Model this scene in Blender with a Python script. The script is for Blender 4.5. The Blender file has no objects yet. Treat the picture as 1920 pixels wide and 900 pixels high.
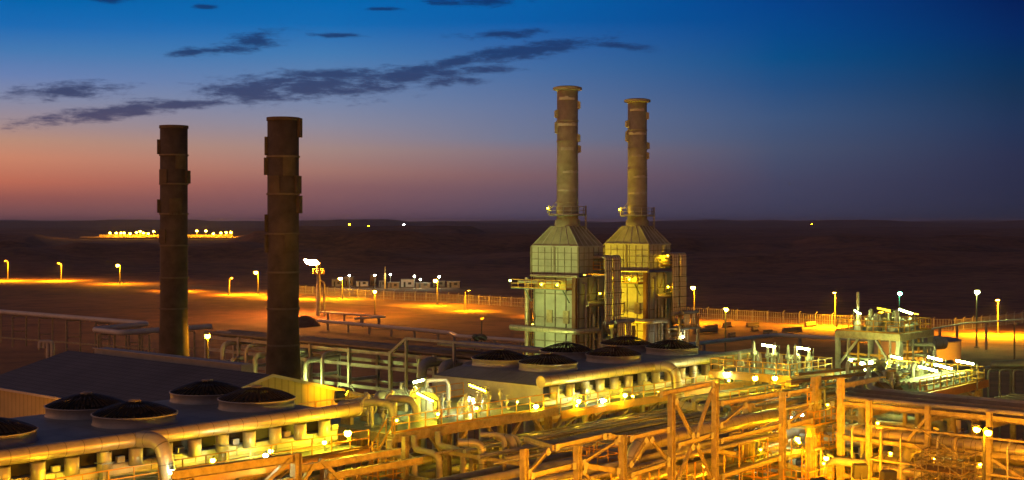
import bpy, math, random
from mathutils import Vector, Matrix, noise
random.seed(7)
S = bpy.context.scene
COL = S.collection
# ------------------------------------------------------------------ camera
F, CX, HY, H = 2500.0, 960.0, 418.0, 27.0
cam_d = bpy.data.cameras.new('camera'); cam = bpy.data.objects.new('camera', cam_d); COL.objects.link(cam)
cam.location = (0, 0, H); cam.rotation_euler = (math.radians(90), 0, 0)
cam_d.sensor_width = 36; cam_d.lens = F / 1920 * 36; cam_d.shift_y = -32 / 1920
cam_d.clip_start = 1; cam_d.clip_end = 60000
S.camera = cam
S.view_settings.view_transform = 'Standard'; S.view_settings.look = 'None'
S.view_settings.exposure = 0.0; S.view_settings.gamma = 1
S.render.engine = 'CYCLES'
S.cycles.use_denoising = True
S.cycles.sample_clamp_indirect = 2.5
S.cycles.max_bounces = 4; S.cycles.diffuse_bounces = 2; S.cycles.glossy_bounces = 2
S.cycles.transparent_max_bounces = 8; S.cycles.volume_bounces = 0
S.cycles.caustics_reflective = False; S.cycles.caustics_refractive = False
S.cycles.use_light_tree = True
S.cycles.filter_width = 1.5

def srgb(r, g, b):
    f = lambda c: (c / 255 / 12.92) if c / 255 <= .04045 else ((c / 255 + .055) / 1.055) ** 2.4
    return (f(r), f(g), f(b), 1)

# ------------------------------------------------------------------ world: dusk sky with low broken cloud
W = bpy.data.worlds.new('World'); S.world = W; W.use_nodes = True
nt = W.node_tree; nt.nodes.clear()
def N(t, **k):
    n = nt.nodes.new(t)
    for a, b in k.items(): setattr(n, a, b)
    return n
def M(op, a, b=None, c=None, clamp=False):
    n = N('ShaderNodeMath', operation=op, use_clamp=clamp)
    for i, x in enumerate((a, b, c)):
        if x is None: continue
        if isinstance(x, (int, float)): n.inputs[i].default_value = x
        else: nt.links.new(x, n.inputs[i])
    return n.outputs[0]
geo = N('ShaderNodeTexCoord'); sep = N('ShaderNodeSeparateXYZ')
nt.links.new(geo.outputs['Generated'], sep.inputs[0])
sx, sy, sz = sep.outputs
hor = M('SQRT', M('ADD', M('MULTIPLY', sx, sx), M('MULTIPLY', sy, sy)))
el = M('DIVIDE', sz, M('MAXIMUM', hor, 1e-4))                      # tan of the elevation
az = M('ARCTAN2', sx, sy)                                          # azimuth from the view axis
def ramp(stops):
    n = N('ShaderNodeValToRGB'); e = n.color_ramp.elements
    while len(e) > 1: e.remove(e[-1])
    e[0].position, e[0].color = stops[0]
    for p, c in stops[1:]:
        x = e.new(p); x.color = c
    return n
# five colour ramps by elevation, at azimuths (pixel columns 12, 610, 970, 1460, 1900 of a 42 degree view), blended across
def st(px, *rows):
    k = math.cos(math.atan((px - CX) / F)); tail = [(-250, (10, 42, 92)), (-450, (26, 29, 50))]
    return [(max(0, (HY - y)) / F * k / .35, srgb(*c)) for y, c in list(rows) + tail]
COLS = [(12, ((418, (122, 78, 88)), (395, (134, 84, 86)), (370, (156, 90, 84)), (340, (194, 110, 88)), (295, (206, 135, 107)), (262, (190, 143, 122)), (233, (165, 141, 142)), (187, (135, 139, 166)), (140, (104, 129, 179)), (93, (68, 121, 179)), (45, (24, 106, 179)), (0, (0, 101, 175)))),
        (610, ((418, (112, 76, 90)), (390, (122, 84, 94)), (350, (142, 97, 99)), (320, (166, 119, 110)), (280, (165, 136, 131)), (233, (141, 139, 158)), (190, (118, 135, 170)), (100, (66, 123, 180)), (45, (15, 107, 180)), (0, (0, 103, 179)))),
        (970, ((418, (82, 70, 96)), (400, (89, 76, 98)), (360, (110, 86, 101)), (330, (130, 97, 104)), (285, (134, 116, 127)), (260, (116, 121, 147)), (200, (100, 118, 157)), (130, (70, 110, 164)), (40, (4, 93, 169)), (0, (0, 95, 172)))),
        (1460, ((418, (58, 58, 84)), (400, (62, 62, 88)), (340, (68, 70, 98)), (280, (71, 82, 112)), (220, (60, 85, 125)), (160, (34, 79, 131)), (110, (4, 78, 136)), (60, (0, 72, 140)), (0, (0, 65, 139)))),
        (1900, ((418, (38, 42, 62)), (380, (41, 45, 70)), (300, (42, 48, 78)), (230, (32, 52, 87)), (170, (18, 50, 86)), (120, (2, 48, 92)), (60, (0, 40, 98)), (0, (0, 31, 89))))]
RS = [(math.atan((px - CX) / F), ramp(st(px, *rows))) for px, rows in COLS]
pos = M('DIVIDE', el, .35, clamp=True)
for a_, r in RS: nt.links.new(pos, r.inputs[0])
def mixc(fac, a, b):
    n = N('ShaderNodeMix', data_type='RGBA')
    nt.links.new(fac, n.inputs[0])
    for s, i in ((a, 6), (b, 7)):
        if isinstance(s, tuple): n.inputs[i].default_value = s
        else: nt.links.new(s, n.inputs[i])
    return n.outputs[2]
sky = RS[0][1].outputs[0]
for (a0, r0), (a1, r1) in zip(RS, RS[1:]):
    f = N('ShaderNodeMapRange'); f.inputs[1].default_value = a0; f.inputs[2].default_value = a1; nt.links.new(az, f.inputs[0])
    sky = mixc(f.outputs[0], sky, r1.outputs[0])
# the afterglow of the set sun, low to the left of the photograph's frame
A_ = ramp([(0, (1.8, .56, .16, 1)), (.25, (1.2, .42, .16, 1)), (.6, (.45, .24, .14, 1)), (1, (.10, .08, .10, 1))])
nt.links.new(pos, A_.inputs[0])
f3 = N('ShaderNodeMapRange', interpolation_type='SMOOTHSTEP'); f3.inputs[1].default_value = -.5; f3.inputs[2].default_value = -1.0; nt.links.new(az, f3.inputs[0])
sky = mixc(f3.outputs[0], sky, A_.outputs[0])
# clouds: banks placed by direction, torn by noise
cmb = N('ShaderNodeCombineXYZ')
ysafe = M('MAXIMUM', sy, .05)
nt.links.new(M('DIVIDE', sx, ysafe), cmb.inputs[0]); nt.links.new(M('DIVIDE', sz, ysafe), cmb.inputs[1])
dirv = cmb.outputs[0]
BL = [(130, 172, 95, 15, 2), (215, 210, 165, 13, 7), (330, 196, 90, 10, 4), (470, 172, 90, 21, 0), (600, 160, 170, 25, 3), (640, 138, 110, 10, 2), (750, 143, 120, 16, 8), (830, 152, 60, 8, 0), (860, 116, 95, 10, 14), (985, 95, 120, 13, 8), (1165, 86, 62, 6, -6),
      (465, 80, 66, 15, 9), (360, 97, 42, 8, 6), (945, 64, 72, 9, 2), (625, 66, 42, 4, 0), (880, 3, 80, 9, 0), (210, 0, 34, 5, 0), (385, 13, 22, 4, 0), (925, 132, 40, 8, 0), (720, 17, 30, 3, 0)]
fld = None
for (x, y, rx, ry, a) in BL:
    mp = N('ShaderNodeMapping', vector_type='TEXTURE')
    mp.inputs[1].default_value = ((x - CX) / F, (HY - y) / F, 0)
    mp.inputs[2].default_value = (0, 0, math.radians(a))
    mp.inputs[3].default_value = (rx * 1.5 / F, ry * 1.55 / F, 1)
    nt.links.new(dirv, mp.inputs[0])
    ln = N('ShaderNodeVectorMath', operation='LENGTH'); nt.links.new(mp.outputs[0], ln.inputs[0])
    v = M('SUBTRACT', 1.0, ln.outputs['Value'])
    fld = v if fld is None else M('SMOOTH_MAX', fld, v, .35)
def nz(scale, det, rough=.6):
    mp = N('ShaderNodeMapping'); mp.inputs[3].default_value = scale; nt.links.new(dirv, mp.inputs[0])
    n = N('ShaderNodeTexNoise'); n.inputs['Scale'].default_value = 1; n.inputs['Detail'].default_value = det; n.inputs['Roughness'].default_value = rough
    nt.links.new(mp.outputs[0], n.inputs[0]); return n.outputs[0]
n1 = nz((44, 175, 1), 10, .7); n2 = nz((12, 60, 1), 4)
den = M('ADD', M('MAXIMUM', fld, -1.0), M('ADD', M('MULTIPLY', M('SUBTRACT', n1, .5), 2.6), M('MULTIPLY', M('SUBTRACT', n2, .5), 1.0)))
cm = N('ShaderNodeMapRange', interpolation_type='SMOOTHSTEP'); cm.inputs[1].default_value = .02; cm.inputs[2].default_value = .85; cm.inputs[4].default_value = .9
nt.links.new(den, cm.inputs[0])
cr = ramp(st(CX, (260, (74, 66, 96)), (190, (52, 62, 100)), (100, (28, 56, 104)), (0, (10, 50, 106))))
nt.links.new(pos, cr.inputs[0])
sky = mixc(cm.outputs[0], sky, cr.outputs[0])
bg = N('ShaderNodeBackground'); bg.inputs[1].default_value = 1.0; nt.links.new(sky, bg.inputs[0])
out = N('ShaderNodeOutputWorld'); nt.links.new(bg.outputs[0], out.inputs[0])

# ------------------------------------------------------------------ frames: plant axes (t, v, z), t to the right and away, v to the left and away
TH = math.radians(41.5); s_, c_ = math.sin(TH), math.cos(TH); ROT = math.radians(48.5)
def Q(px, py, t=None, v=None, z=None, D=None):
    dx, dz = (px - CX) / F, -(py - HY) / F
    if t is not None: D = t / (c_ + s_ * dx)
    elif v is not None: D = v / (s_ - c_ * dx)
    elif z is not None: D = (H - z) / -dz
    X = dx * D
    return Vector((X * s_ + D * c_, -X * c_ + D * s_, H + dz * D))
def wld(p): return Vector((p[0] * s_ - p[1] * c_, p[0] * c_ + p[1] * s_, p[2]))
def loc(X, Y, z=0): return Vector((X * s_ + Y * c_, -X * c_ + Y * s_, z))

# ------------------------------------------------------------------ materials
MAT = {}
def mat(name, col, rough=.6, metal=0.0, var=.25, scale=1.5, kind=None, bump=.0, emit=None):
    if name in MAT: return MAT[name]
    m = bpy.data.materials.new(name); m.use_nodes = True; n = m.node_tree; MAT[name] = m
    b = n.nodes['Principled BSDF']; b.inputs['Roughness'].default_value = rough; b.inputs['Metallic'].default_value = metal
    if emit:
        b.inputs['Base Color'].default_value = (*col, 1)
        b.inputs['Emission Color'].default_value = (*col, 1); b.inputs['Emission Strength'].default_value = emit
        return m
    tc = n.nodes.new('ShaderNodeTexCoord'); nzn = n.nodes.new('ShaderNodeTexNoise')
    nzn.inputs['Scale'].default_value = scale; nzn.inputs['Detail'].default_value = 6; nzn.inputs['Roughness'].default_value = .65
    n.links.new(tc.outputs['Object'], nzn.inputs[0])
    mr = n.nodes.new('ShaderNodeMapRange'); mr.inputs[1].default_value = .3; mr.inputs[2].default_value = .7
    mr.inputs[3].default_value = 1 - var; mr.inputs[4].default_value = 1 + var * .6
    n.links.new(nzn.outputs[0], mr.inputs[0])
    fac = mr.outputs[0]
    off = .37
    def mul(a, bb):
        x = n.nodes.new('ShaderNodeMath'); x.operation = 'MULTIPLY'
        n.links.new(a, x.inputs[0]); n.links.new(bb, x.inputs[1]); return x.outputs[0]
    hgt = None
    if kind in ('clad', 'panel', 'stackband', 'ribs'):
        uv = n.nodes.new('ShaderNodeSeparateXYZ')
        n.links.new(tc.outputs['UV' if kind in ('clad', 'stackband') else 'Object'], uv.inputs[0])
        def line(sock, per, wd, lo):
            d = n.nodes.new('ShaderNodeMath'); d.operation = 'MULTIPLY_ADD'; d.inputs[1].default_value = 1 / per; d.inputs[2].default_value = off; n.links.new(sock, d.inputs[0])
            fr = n.nodes.new('ShaderNodeMath'); fr.operation = 'FRACT'; n.links.new(d.outputs[0], fr.inputs[0])
            g = n.nodes.new('ShaderNodeMath'); g.operation = 'GREATER_THAN'; g.inputs[1].default_value = wd / per; n.links.new(fr.outputs[0], g.inputs[0])
            r = n.nodes.new('ShaderNodeMapRange'); r.inputs[3].default_value = lo; r.inputs[4].default_value = 1; n.links.new(g.outputs[0], r.inputs[0])
            return r.outputs[0]
        if kind == 'clad': fac = mul(fac, line(uv.outputs[1], 1.0, .05, .45))
        elif kind == 'ribs': fac = mul(fac, mul(line(uv.outputs[0], .62, .14, .72), line(uv.outputs[1], .62, .14, .72)))
        elif kind == 'stackband': fac = mul(fac, line(uv.outputs[1], 2.45, .05, .5))
        else:
            fac = mul(fac, mul(line(uv.outputs[0], 2.15, .06, .6), line(uv.outputs[1], 1.7, .05, .65)))
    mx = n.nodes.new('ShaderNodeVectorMath'); mx.operation = 'SCALE'; mx.inputs[0].default_value = col
    n.links.new(fac, mx.inputs['Scale']); n.links.new(mx.outputs[0], b.inputs['Base Color'])
    if kind == 'corr' or bump:
        bp = n.nodes.new('ShaderNodeBump'); bp.inputs['Strength'].default_value = .5 if kind == 'corr' else bump; bp.inputs['Distance'].default_value = .06
        if kind == 'corr':
            wv = n.nodes.new('ShaderNodeTexWave'); wv.inputs['Scale'].default_value = 1.3; wv.bands_direction = 'DIAGONAL'
            sm = n.nodes.new('ShaderNodeVectorMath'); sm.operation = 'MULTIPLY'; sm.inputs[1].default_value = (1, 1, 0)
            n.links.new(tc.outputs['Object'], sm.inputs[0]); n.links.new(sm.outputs[0], wv.inputs[0]); n.links.new(wv.outputs[0], bp.inputs['Height'])
        else: n.links.new(nzn.outputs[0], bp.inputs['Height'])
        n.links.new(bp.outputs[0], b.inputs['Normal'])
    return m
STEEL = mat('painted steel', (.42, .34, .19), .6, 0, .42, 2.2, None, .15)
GALV = mat('galvanised steel', (.40, .40, .39), .5, .35, .3, 1.2)
RAIL = mat('safety yellow paint', (.62, .33, .05), .5, 0, .2, 2)
CLAD = mat('aluminium cladding', (.50, .44, .33), .36, .4, .2, 1.2, 'clad')
PIPE = mat('pipe paint', (.40, .38, .35), .5, .1, .35, .8)
PIPED = mat('dark pipe paint', (.22, .19, .15), .5, .1, .35, .8)
PANEL = mat('cooler panel', (.55, .55, .50), .5, .1, .2, .7)
HOOD = mat('hood sheet', (.30, .30, .29), .55, .2, .3, .5, 'panel')
RINGM = mat('fan ring sheet', (.42, .41, .38), .5, .2, .25, 1)
MESHM = mat('guard mesh', (.022, .02, .018), .6, .3, .5, 1.0)
MESH2 = mat('rusty guard mesh', (.075, .052, .034), .7, .2, .5, 1.0)
DARK = mat('dark steel', (.03, .028, .026), .6, .2, .3)
GRATE = mat('deck grating', (.22, .25, .22), .7, .1, .3, 2)
WALLM = mat('ribbed wall sheet', (.44, .36, .17), .5, 0, .2, .4, 'ribs')
ROOFM = mat('ribbed roof sheet', (.15, .145, .135), .55, 0, .25, .3, 'ribs')
TRIM = mat('pale trim', (.45, .42, .38), .6, 0, .15)
STK = mat('rusted stack steel', (.085, .066, .048), .75, .1, .5, .6, None, .3)
STK2 = mat('heater stack steel', (.36, .35, .25), .6, .1, .4, .5)
STKB = mat('bare stack patch', (.50, .48, .43), .6, .1, .3, .8)
HEAT = mat('heater casing', (.40, .40, .36), .6, .1, .3, .4)
CONC = mat('concrete', (.30, .28, .26), .85, 0, .3, .5)
TANK = mat('tank paint', (.50, .44, .34), .55, 0, .12, .3)
EQUIP = mat('equipment paint', (.46, .45, .42), .45, .2, .25, 2)
POLE = mat('lamp pole', (.10, .095, .09), .5, .3, .2)
CABIN = mat('cabin sheet', (.5, .5, .5), .6, 0, .2)
ROCK = mat('rubble', (.18, .11, .07), .9, 0, .4, .8)

def glow(kind, L):
    c = {'sodium': (1, .36, .004), 'yellow': (1, .60, .006), 'green': (.80, 1, .24), 'white': (.9, 1, .62), 'lime': (1, .74, .02), 'teal': (.1, 1, .45), 'flame': (1, .33, .04)}[kind]
    return mat('lit ' + kind + ' ' + str(L), c, emit=L)

# ------------------------------------------------------------------ mesh builder (plant coordinates)
class MB:
    def __init__(self): self.v = []; self.f = []; self.uv = []; self.sm = []
    def add(self, vs, fs, smooth=False, uvs=None):
        o = len(self.v); self.v += [tuple(p) for p in vs]
        for i, f in enumerate(fs):
            self.f.append(tuple(a + o for a in f)); self.sm.append(smooth)
            self.uv.append(uvs[i] if uvs else [(0.5, 0.5)] * len(f))
        return self
    def box(self, a, b):
        x0, y0, z0 = [min(a[i], b[i]) for i in range(3)]; x1, y1, z1 = [max(a[i], b[i]) for i in range(3)]
        return self.add([(x0, y0, z0), (x1, y0, z0), (x1, y1, z0), (x0, y1, z0), (x0, y0, z1), (x1, y0, z1), (x1, y1, z1), (x0, y1, z1)],
                        [(3, 2, 1, 0), (4, 5, 6, 7), (0, 1, 5, 4), (1, 2, 6, 5), (2, 3, 7, 6), (3, 0, 4, 7)])
    def cbox(self, c, sx, sy, sz): return self.box((c[0] - sx / 2, c[1] - sy / 2, c[2] - sz / 2), (c[0] + sx / 2, c[1] + sy / 2, c[2] + sz / 2))
    def prof(self, p0, p1, pts, up=None):
        p0, p1 = Vector(p0), Vector(p1); d = (p1 - p0).normalized()
        u = Vector(up) if up else (Vector((0, 0, 1)) if abs(d.z) < .95 else Vector((1, 0, 0)))
        a = d.cross(u).normalized(); b = a.cross(d).normalized(); n = len(pts)
        vs = [p0 + a * x + b * y for x, y in pts] + [p1 + a * x + b * y for x, y in pts]
        fs = [(i, (i + 1) % n, n + (i + 1) % n, n + i) for i in range(n)] + [tuple(range(n - 1, -1, -1)), tuple(range(n, 2 * n))]
        return self.add(vs, fs)
    def bar(self, p0, p1, w, h=None, up=None):
        h = h or w; return self.prof(p0, p1, [(-w / 2, -h / 2), (w / 2, -h / 2), (w / 2, h / 2), (-w / 2, h / 2)], up)
    def ib(self, p0, p1, w, h=None, up=None):       # H section
        h = h or w; a, b, k, q = w / 2, h / 2, h * .09, w * .07
        return self.prof(p0, p1, [(-a, -b), (a, -b), (a, -b + k), (q, -b + k), (q, b - k), (a, b - k), (a, b), (-a, b), (-a, b - k), (-q, b - k), (-q, -b + k), (-a, -b + k)], up)
    def tube(self, pts, r, n=10, bend=0, caps=True):
        pts = [Vector(p) for p in pts]
        if bend and len(pts) > 2:
            q = [pts[0]]
            for i in range(1, len(pts) - 1):
                a, b, c = pts[i - 1], pts[i], pts[i + 1]
                k = min(bend, (a - b).length * .49, (c - b).length * .49)
                p, e = b + (a - b).normalized() * k, b + (c - b).normalized() * k
                for j in range(7):
                    w = j / 6; q.append(p * (1 - w) ** 2 + b * 2 * w * (1 - w) + e * w * w)
            pts = q + [pts[-1]]
        rs = r if isinstance(r, (list, tuple)) else [r] * len(pts)
        d = (pts[1] - pts[0]).normalized(); u = Vector((0, 0, 1)) if abs(d.z) < .9 else Vector((1, 0, 0))
        a = d.cross(u).normalized(); vs = []; L = 0; Ls = []
        for i, p in enumerate(pts):
            if i: L += (p - pts[i - 1]).length
            Ls.append(L)
            t = (pts[min(i + 1, len(pts) - 1)] - pts[max(i - 1, 0)]).normalized()
            a = (a - t * a.dot(t)).normalized(); b = t.cross(a)
            for j in range(n):
                g = 2 * math.pi * j / n; vs.append(p + (a * math.cos(g) + b * math.sin(g)) * rs[i])
        fs, us = [], []
        for i in range(len(pts) - 1):
            for j in range(n):
                k = (j + 1) % n; fs.append((i * n + j, i * n + k, (i + 1) * n + k, (i + 1) * n + j))
                us.append([(j / n, Ls[i]), ((j + 1) / n, Ls[i]), ((j + 1) / n, Ls[i + 1]), (j / n, Ls[i + 1])])
        self.add(vs, fs, True, us)
        if caps:
            m = len(pts) - 1
            self.add(vs[:n], [tuple(range(n - 1, -1, -1))]); self.add(vs[m * n:], [tuple(range(n))])
        return self
    def lathe(self, c, prof, n=24, smooth=True):
        vs = []; fs = []; us = []
        for r, z in prof:
            for j in range(n):
                g = 2 * math.pi * j / n; vs.append((c[0] + r * math.cos(g), c[1] + r * math.sin(g), c[2] + z))
        for i in range(len(prof) - 1):
            for j in range(n):
                k = (j + 1) % n; fs.append((i * n + j, i * n + k, (i + 1) * n + k, (i + 1) * n + j))
                us.append([(j / n, prof[i][1]), ((j + 1) / n, prof[i][1]), ((j + 1) / n, prof[i + 1][1]), (j / n, prof[i + 1][1])])
        return self.add(vs, fs, smooth, us)
    def rail(self, pts, h=1.1, r=.03, step=1.6, toe=True):
        pts = [Vector(p) for p in pts]
        for a, b in zip(pts, pts[1:]):
            for zz in (h, h * .55): self.bar(a + Vector((0, 0, zz)), b + Vector((0, 0, zz)), r * 2)
            if toe: self.bar(a + Vector((0, 0, .09)), b + Vector((0, 0, .09)), .02, .14)
            k = max(1, round((b - a).length / step))
            for i in range(k + 1):
                p = a.lerp(b, i / k); self.bar(p, p + Vector((0, 0, h)), r * 2)
        return self

def emp(name, label, cat, org, group=None):
    o = bpy.data.objects.new(name, None); COL.objects.link(o); o.empty_display_size = .5
    o.location = wld(org); o.rotation_euler = (0, 0, ROT); o['label'] = label; o['category'] = cat
    if group: o['group'] = group
    return o
ORG = {}
def thing(name, label, cat, org, group=None):
    o = emp(name, label, cat, org, group); ORG[o.name] = Vector(org); return o
def mesh(name, mb, m, org):
    me = bpy.data.meshes.new(name); o = Vector(org)
    me.from_pydata([(p[0] - o.x, p[1] - o.y, p[2] - o.z) for p in mb.v], [], mb.f)
    ul = me.uv_layers.new(name='UV'); i = 0
    flat = [c for u in mb.uv for uv in u for c in uv]; ul.data.foreach_set('uv', flat)
    me.polygons.foreach_set('use_smooth', mb.sm); me.materials.append(m); me.update()
    return me
def part(par, name, mb, m, label=None, kind=None):
    org = ORG[par.name]; o = bpy.data.objects.new(name, mesh(name, mb, m, org)); COL.objects.link(o)
    o.parent = par; ORG[o.name] = org
    if label: o['label'] = label
    if kind: o['kind'] = kind
    return o
def solo(name, label, cat, mb, m, org, group=None):
    o = bpy.data.objects.new(name, mesh(name, mb, m, org)); COL.objects.link(o)
    o.location = wld(org); o.rotation_euler = (0, 0, ROT); o['label'] = label; o['category'] = cat
    if group: o['group'] = group
    ORG[o.name] = Vector(org); return o
def dup(root, org, label=None, group=None):
    r = root.copy(); COL.objects.link(r); r.location = wld(org); ORG[r.name] = Vector(org)
    if label: r['label'] = label
    if group: r['group'] = group
    def rec(a, b):
        for ch in [x for x in bpy.data.objects if x.parent == a]:
            c = ch.copy(); COL.objects.link(c); c.parent = b; rec(ch, c)
    rec(root, r); return r
V = Vector

# ------------------------------------------------------------------ setting: ground, hills
def ground_h(X, Y):
    D = math.hypot(X, Y)
    k = min(1, max(0, (D - 640) / 260)); k = k * k * (3 - 2 * k)
    if k == 0: return 0
    n = noise.fractal((X / 420, Y / 260, 1.7), 1, 2.1, 5)
    rg = 1 - abs(noise.fractal((X / 300 + 9, Y / 170, 4.2), 1, 2, 5)) * 2
    h = k * (3.0 + 7 * n + 9 * max(0, rg) * min(1, 1400 / D))
    mesa = noise.fractal((X / 800 + 3, Y / 500 + 5, .3), 1, 2, 4) + .12 * n
    m = min(1, max(0, (mesa - .02) / .07)); h += k * m * 6 * min(1, D / 1200)
    p = min(1, max(0, (D - 1300) / 1000)); h = h * (1 - .35 * p)
    # table land in the middle distance
    u = X / D
    q = min(1, max(0, (D - 1750) / 120)) * min(1, max(0, (3300 - D) / 300))
    e = .072 + .012 * noise.noise((u * 30, D / 700, 2))
    h += q * 11 * min(1, max(0, (e - abs(u + .10)) / .008))
    fz = min(1, max(0, (D - 7500) / 2500))
    r = noise.fractal((u * 9 + 2, 0, D / 9000), 1, 2, 5); r2 = noise.noise((u * 50, 3, 3))
    h = h * (1 - fz) + fz * (30 + 34 * r + 6 * r2 + (D - 7500) / 12500 * 18)
    cu = min(1, max(0, (.075 - abs(u + .265)) / .02)) * min(1, max(0, (D - 900) / 250)) * min(1, max(0, (3000 - D) / 300))
    h = h * (1 - cu) + cu * min(h, 1.5)
    return min(h, 84)
mb = MB(); na, nd = 420, 190; vs = []
for i in range(nd + 1):
    D = 8 * (22000 / 8) ** (i / nd)
    for j in range(na + 1):
        a = math.radians(-62 + 124 * j / na); X, Y = D * math.sin(a), D * math.cos(a)
        p = loc(X, Y, ground_h(X, Y)); vs.append(p)
mb.add(vs, [(i * (na + 1) + j, i * (na + 1) + j + 1, (i + 1) * (na + 1) + j + 1, (i + 1) * (na + 1) + j) for i in range(nd) for j in range(na)], True)
SAND = bpy.data.materials.new('desert sand'); SAND.use_nodes = True
n = SAND.node_tree; b = n.nodes['Principled BSDF']; b.inputs['Roughness'].default_value = .95
tc = n.nodes.new('ShaderNodeTexCoord')
def nse(sc, d):
    x = n.nodes.new('ShaderNodeTexNoise'); x.inputs['Scale'].default_value = sc; x.inputs['Detail'].default_value = d; x.inputs['Roughness'].default_value = .65
    n.links.new(tc.outputs['Object'], x.inputs[0]); return x.outputs[0]
rp = n.nodes.new('ShaderNodeValToRGB'); e = rp.color_ramp.elements
e[0].position = .36; e[0].color = (.085, .040, .025, 1); e[1].position = .64; e[1].color = (.34, .155, .078, 1)
ad = n.nodes.new('ShaderNodeMath'); ad.operation = 'ADD'; h2 = n.nodes.new('ShaderNodeMath'); h2.operation = 'MULTIPLY'; h2.inputs[1].default_value = .5
n.links.new(nse(.011, 8), ad.inputs[0]); n.links.new(nse(.12, 6), ad.inputs[1]); n.links.new(ad.outputs[0], h2.inputs[0]); n.links.new(h2.outputs[0], rp.inputs[0]); n.links.new(rp.outputs[0], b.inputs['Base Color'])
bp = n.nodes.new('ShaderNodeBump'); bp.inputs['Strength'].default_value = .5; bp.inputs['Distance'].default_value = .4
n.links.new(nse(.35, 6), bp.inputs['Height']); n.links.new(bp.outputs[0], b.inputs['Normal'])
g = bpy.data.objects.new('ground', mesh('ground', mb, SAND, (0, 0, 0))); COL.objects.link(g); g.rotation_euler = (0, 0, ROT); g['kind'] = 'structure'
def struct(name, mb, m, org=(0, 0, 0)):
    o = bpy.data.objects.new(name, mesh(name, mb, m, org)); COL.objects.link(o); o.location = wld(org); o.rotation_euler = (0, 0, ROT); o['kind'] = 'structure'; return o
struct('plant_yard', MB().box((20, 14, .004), (128, 112, .02)), CONC)
ROADM = mat('graded road', (.33, .19, .09), .95, 0, .3, .15)
def strip(name, pts, wd, z, m):
    mb = MB(); L = []; P = [Q(px, py, z=0) for px, py in pts]
    for i, p in enumerate(P):
        d = (P[min(i + 1, len(P) - 1)] - P[max(0, i - 1)]).normalized(); nn = V((-d.y, d.x, 0)) * wd / 2
        L += [p + nn + V((0, 0, z)), p - nn + V((0, 0, z))]
    mb.add(L, [(2 * i, 2 * i + 1, 2 * i + 3, 2 * i + 2) for i in range(len(P) - 1)]); return struct(name, mb, m)
strip('road', [(-250, 521), (-60, 524), (160, 528), (420, 543), (620, 561), (800, 572), (980, 583), (1300, 604), (1560, 621), (1790, 632), (1960, 640)], 26, .02, ROADM)

# ------------------------------------------------------------------ lamps
def street_lamp(label, base, hz, kind, L, heads=1, cut=False, sz=.9, arm=.9, cat='street lamp', group='lamp posts', az_=None, dark=False):
    t = thing('street_lamp', label, cat, base, group)
    b = V(base); top = b + V((0, 0, hz))
    part(t, 'pole', MB().tube([b, b + V((0, 0, hz))], [.16 * sz ** .5 + .04, .08 * sz ** .5 + .03], 8), POLE)
    part(t, 'base_plate', MB().cbox(b + V((0, 0, .15)), .8, .8, .3), CONC)
    for k in range(heads):
        a = (az_ if az_ is not None else math.radians(225)) + math.pi * k * .9
        d = V((math.cos(a), math.sin(a), 0)); e = top + d * arm
        hd = part(t, 'lamp_head', MB().bar(top + V((0, 0, .02)), e + V((0, 0, .1)), .08).bar(e - d * sz * .45 + V((0, 0, .18)), e + d * sz * .55 + V((0, 0, .24)), sz * .5, .14), POLE)
        if dark: continue
        if cut:                                                     # flat lens recessed in a skirted housing
            n2 = V((-d.y, d.x, 0)); w, l0, l1 = sz * .25, -.45 * sz, .55 * sz; sk = MB()
            for sg in (-1, 1): sk.bar(e + d * l0 + n2 * w * sg, e + d * l1 + n2 * w * sg, .04, .2)
            for q in (l0, l1): sk.bar(e + d * q - n2 * w, e + d * q + n2 * w, .04, .2)
            part(hd, 'skirt', sk, POLE)
            f = [e + d * (l0 + .05) - n2 * (w - .04), e + d * (l1 - .05) - n2 * (w - .04), e + d * (l1 - .05) + n2 * (w - .04), e + d * (l0 + .05) + n2 * (w - .04)]
            part(hd, 'lens', MB().add([p + V((0, 0, .06)) for p in f], [(3, 2, 1, 0)]), glow(kind, L))
        else: part(hd, 'lens', MB().lathe(e + V((0, 0, -.02)), [(.01, -.42 * sz), (.24 * sz, -.34 * sz), (.36 * sz, -.12 * sz), (.3 * sz, .08 * sz)], 10), glow(kind, L))
    return t
def tube_light(label, c, kind, L, ln=1.35, yaw=0., tilt=-.25, post=2.2, group='tube lights on short posts', rad=.07):
    c = V(c); t = thing('tube_light', label, 'tube light', c + V((0, 0, -post)), group)
    d = V((math.cos(yaw), math.sin(yaw), tilt)).normalized(); a, b = c - d * ln / 2, c + d * ln / 2
    part(t, 'tube', MB().tube([a + V((0, 0, -.06)), b + V((0, 0, -.06))], rad, 8), glow(kind, L))
    part(t, 'housing', MB().bar(a - d * .06 + V((0, 0, .07)), b + d * .37 + V((0, 0, .07)), .22, .07), POLE)
    p = b + d * .35
    part(t, 'post', MB().tube([p + V((0, 0, .05)), p + V((0, 0, -post - .05 * 0 - (p.z - c.z)))], .04, 6), POLE)
    return t
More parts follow.
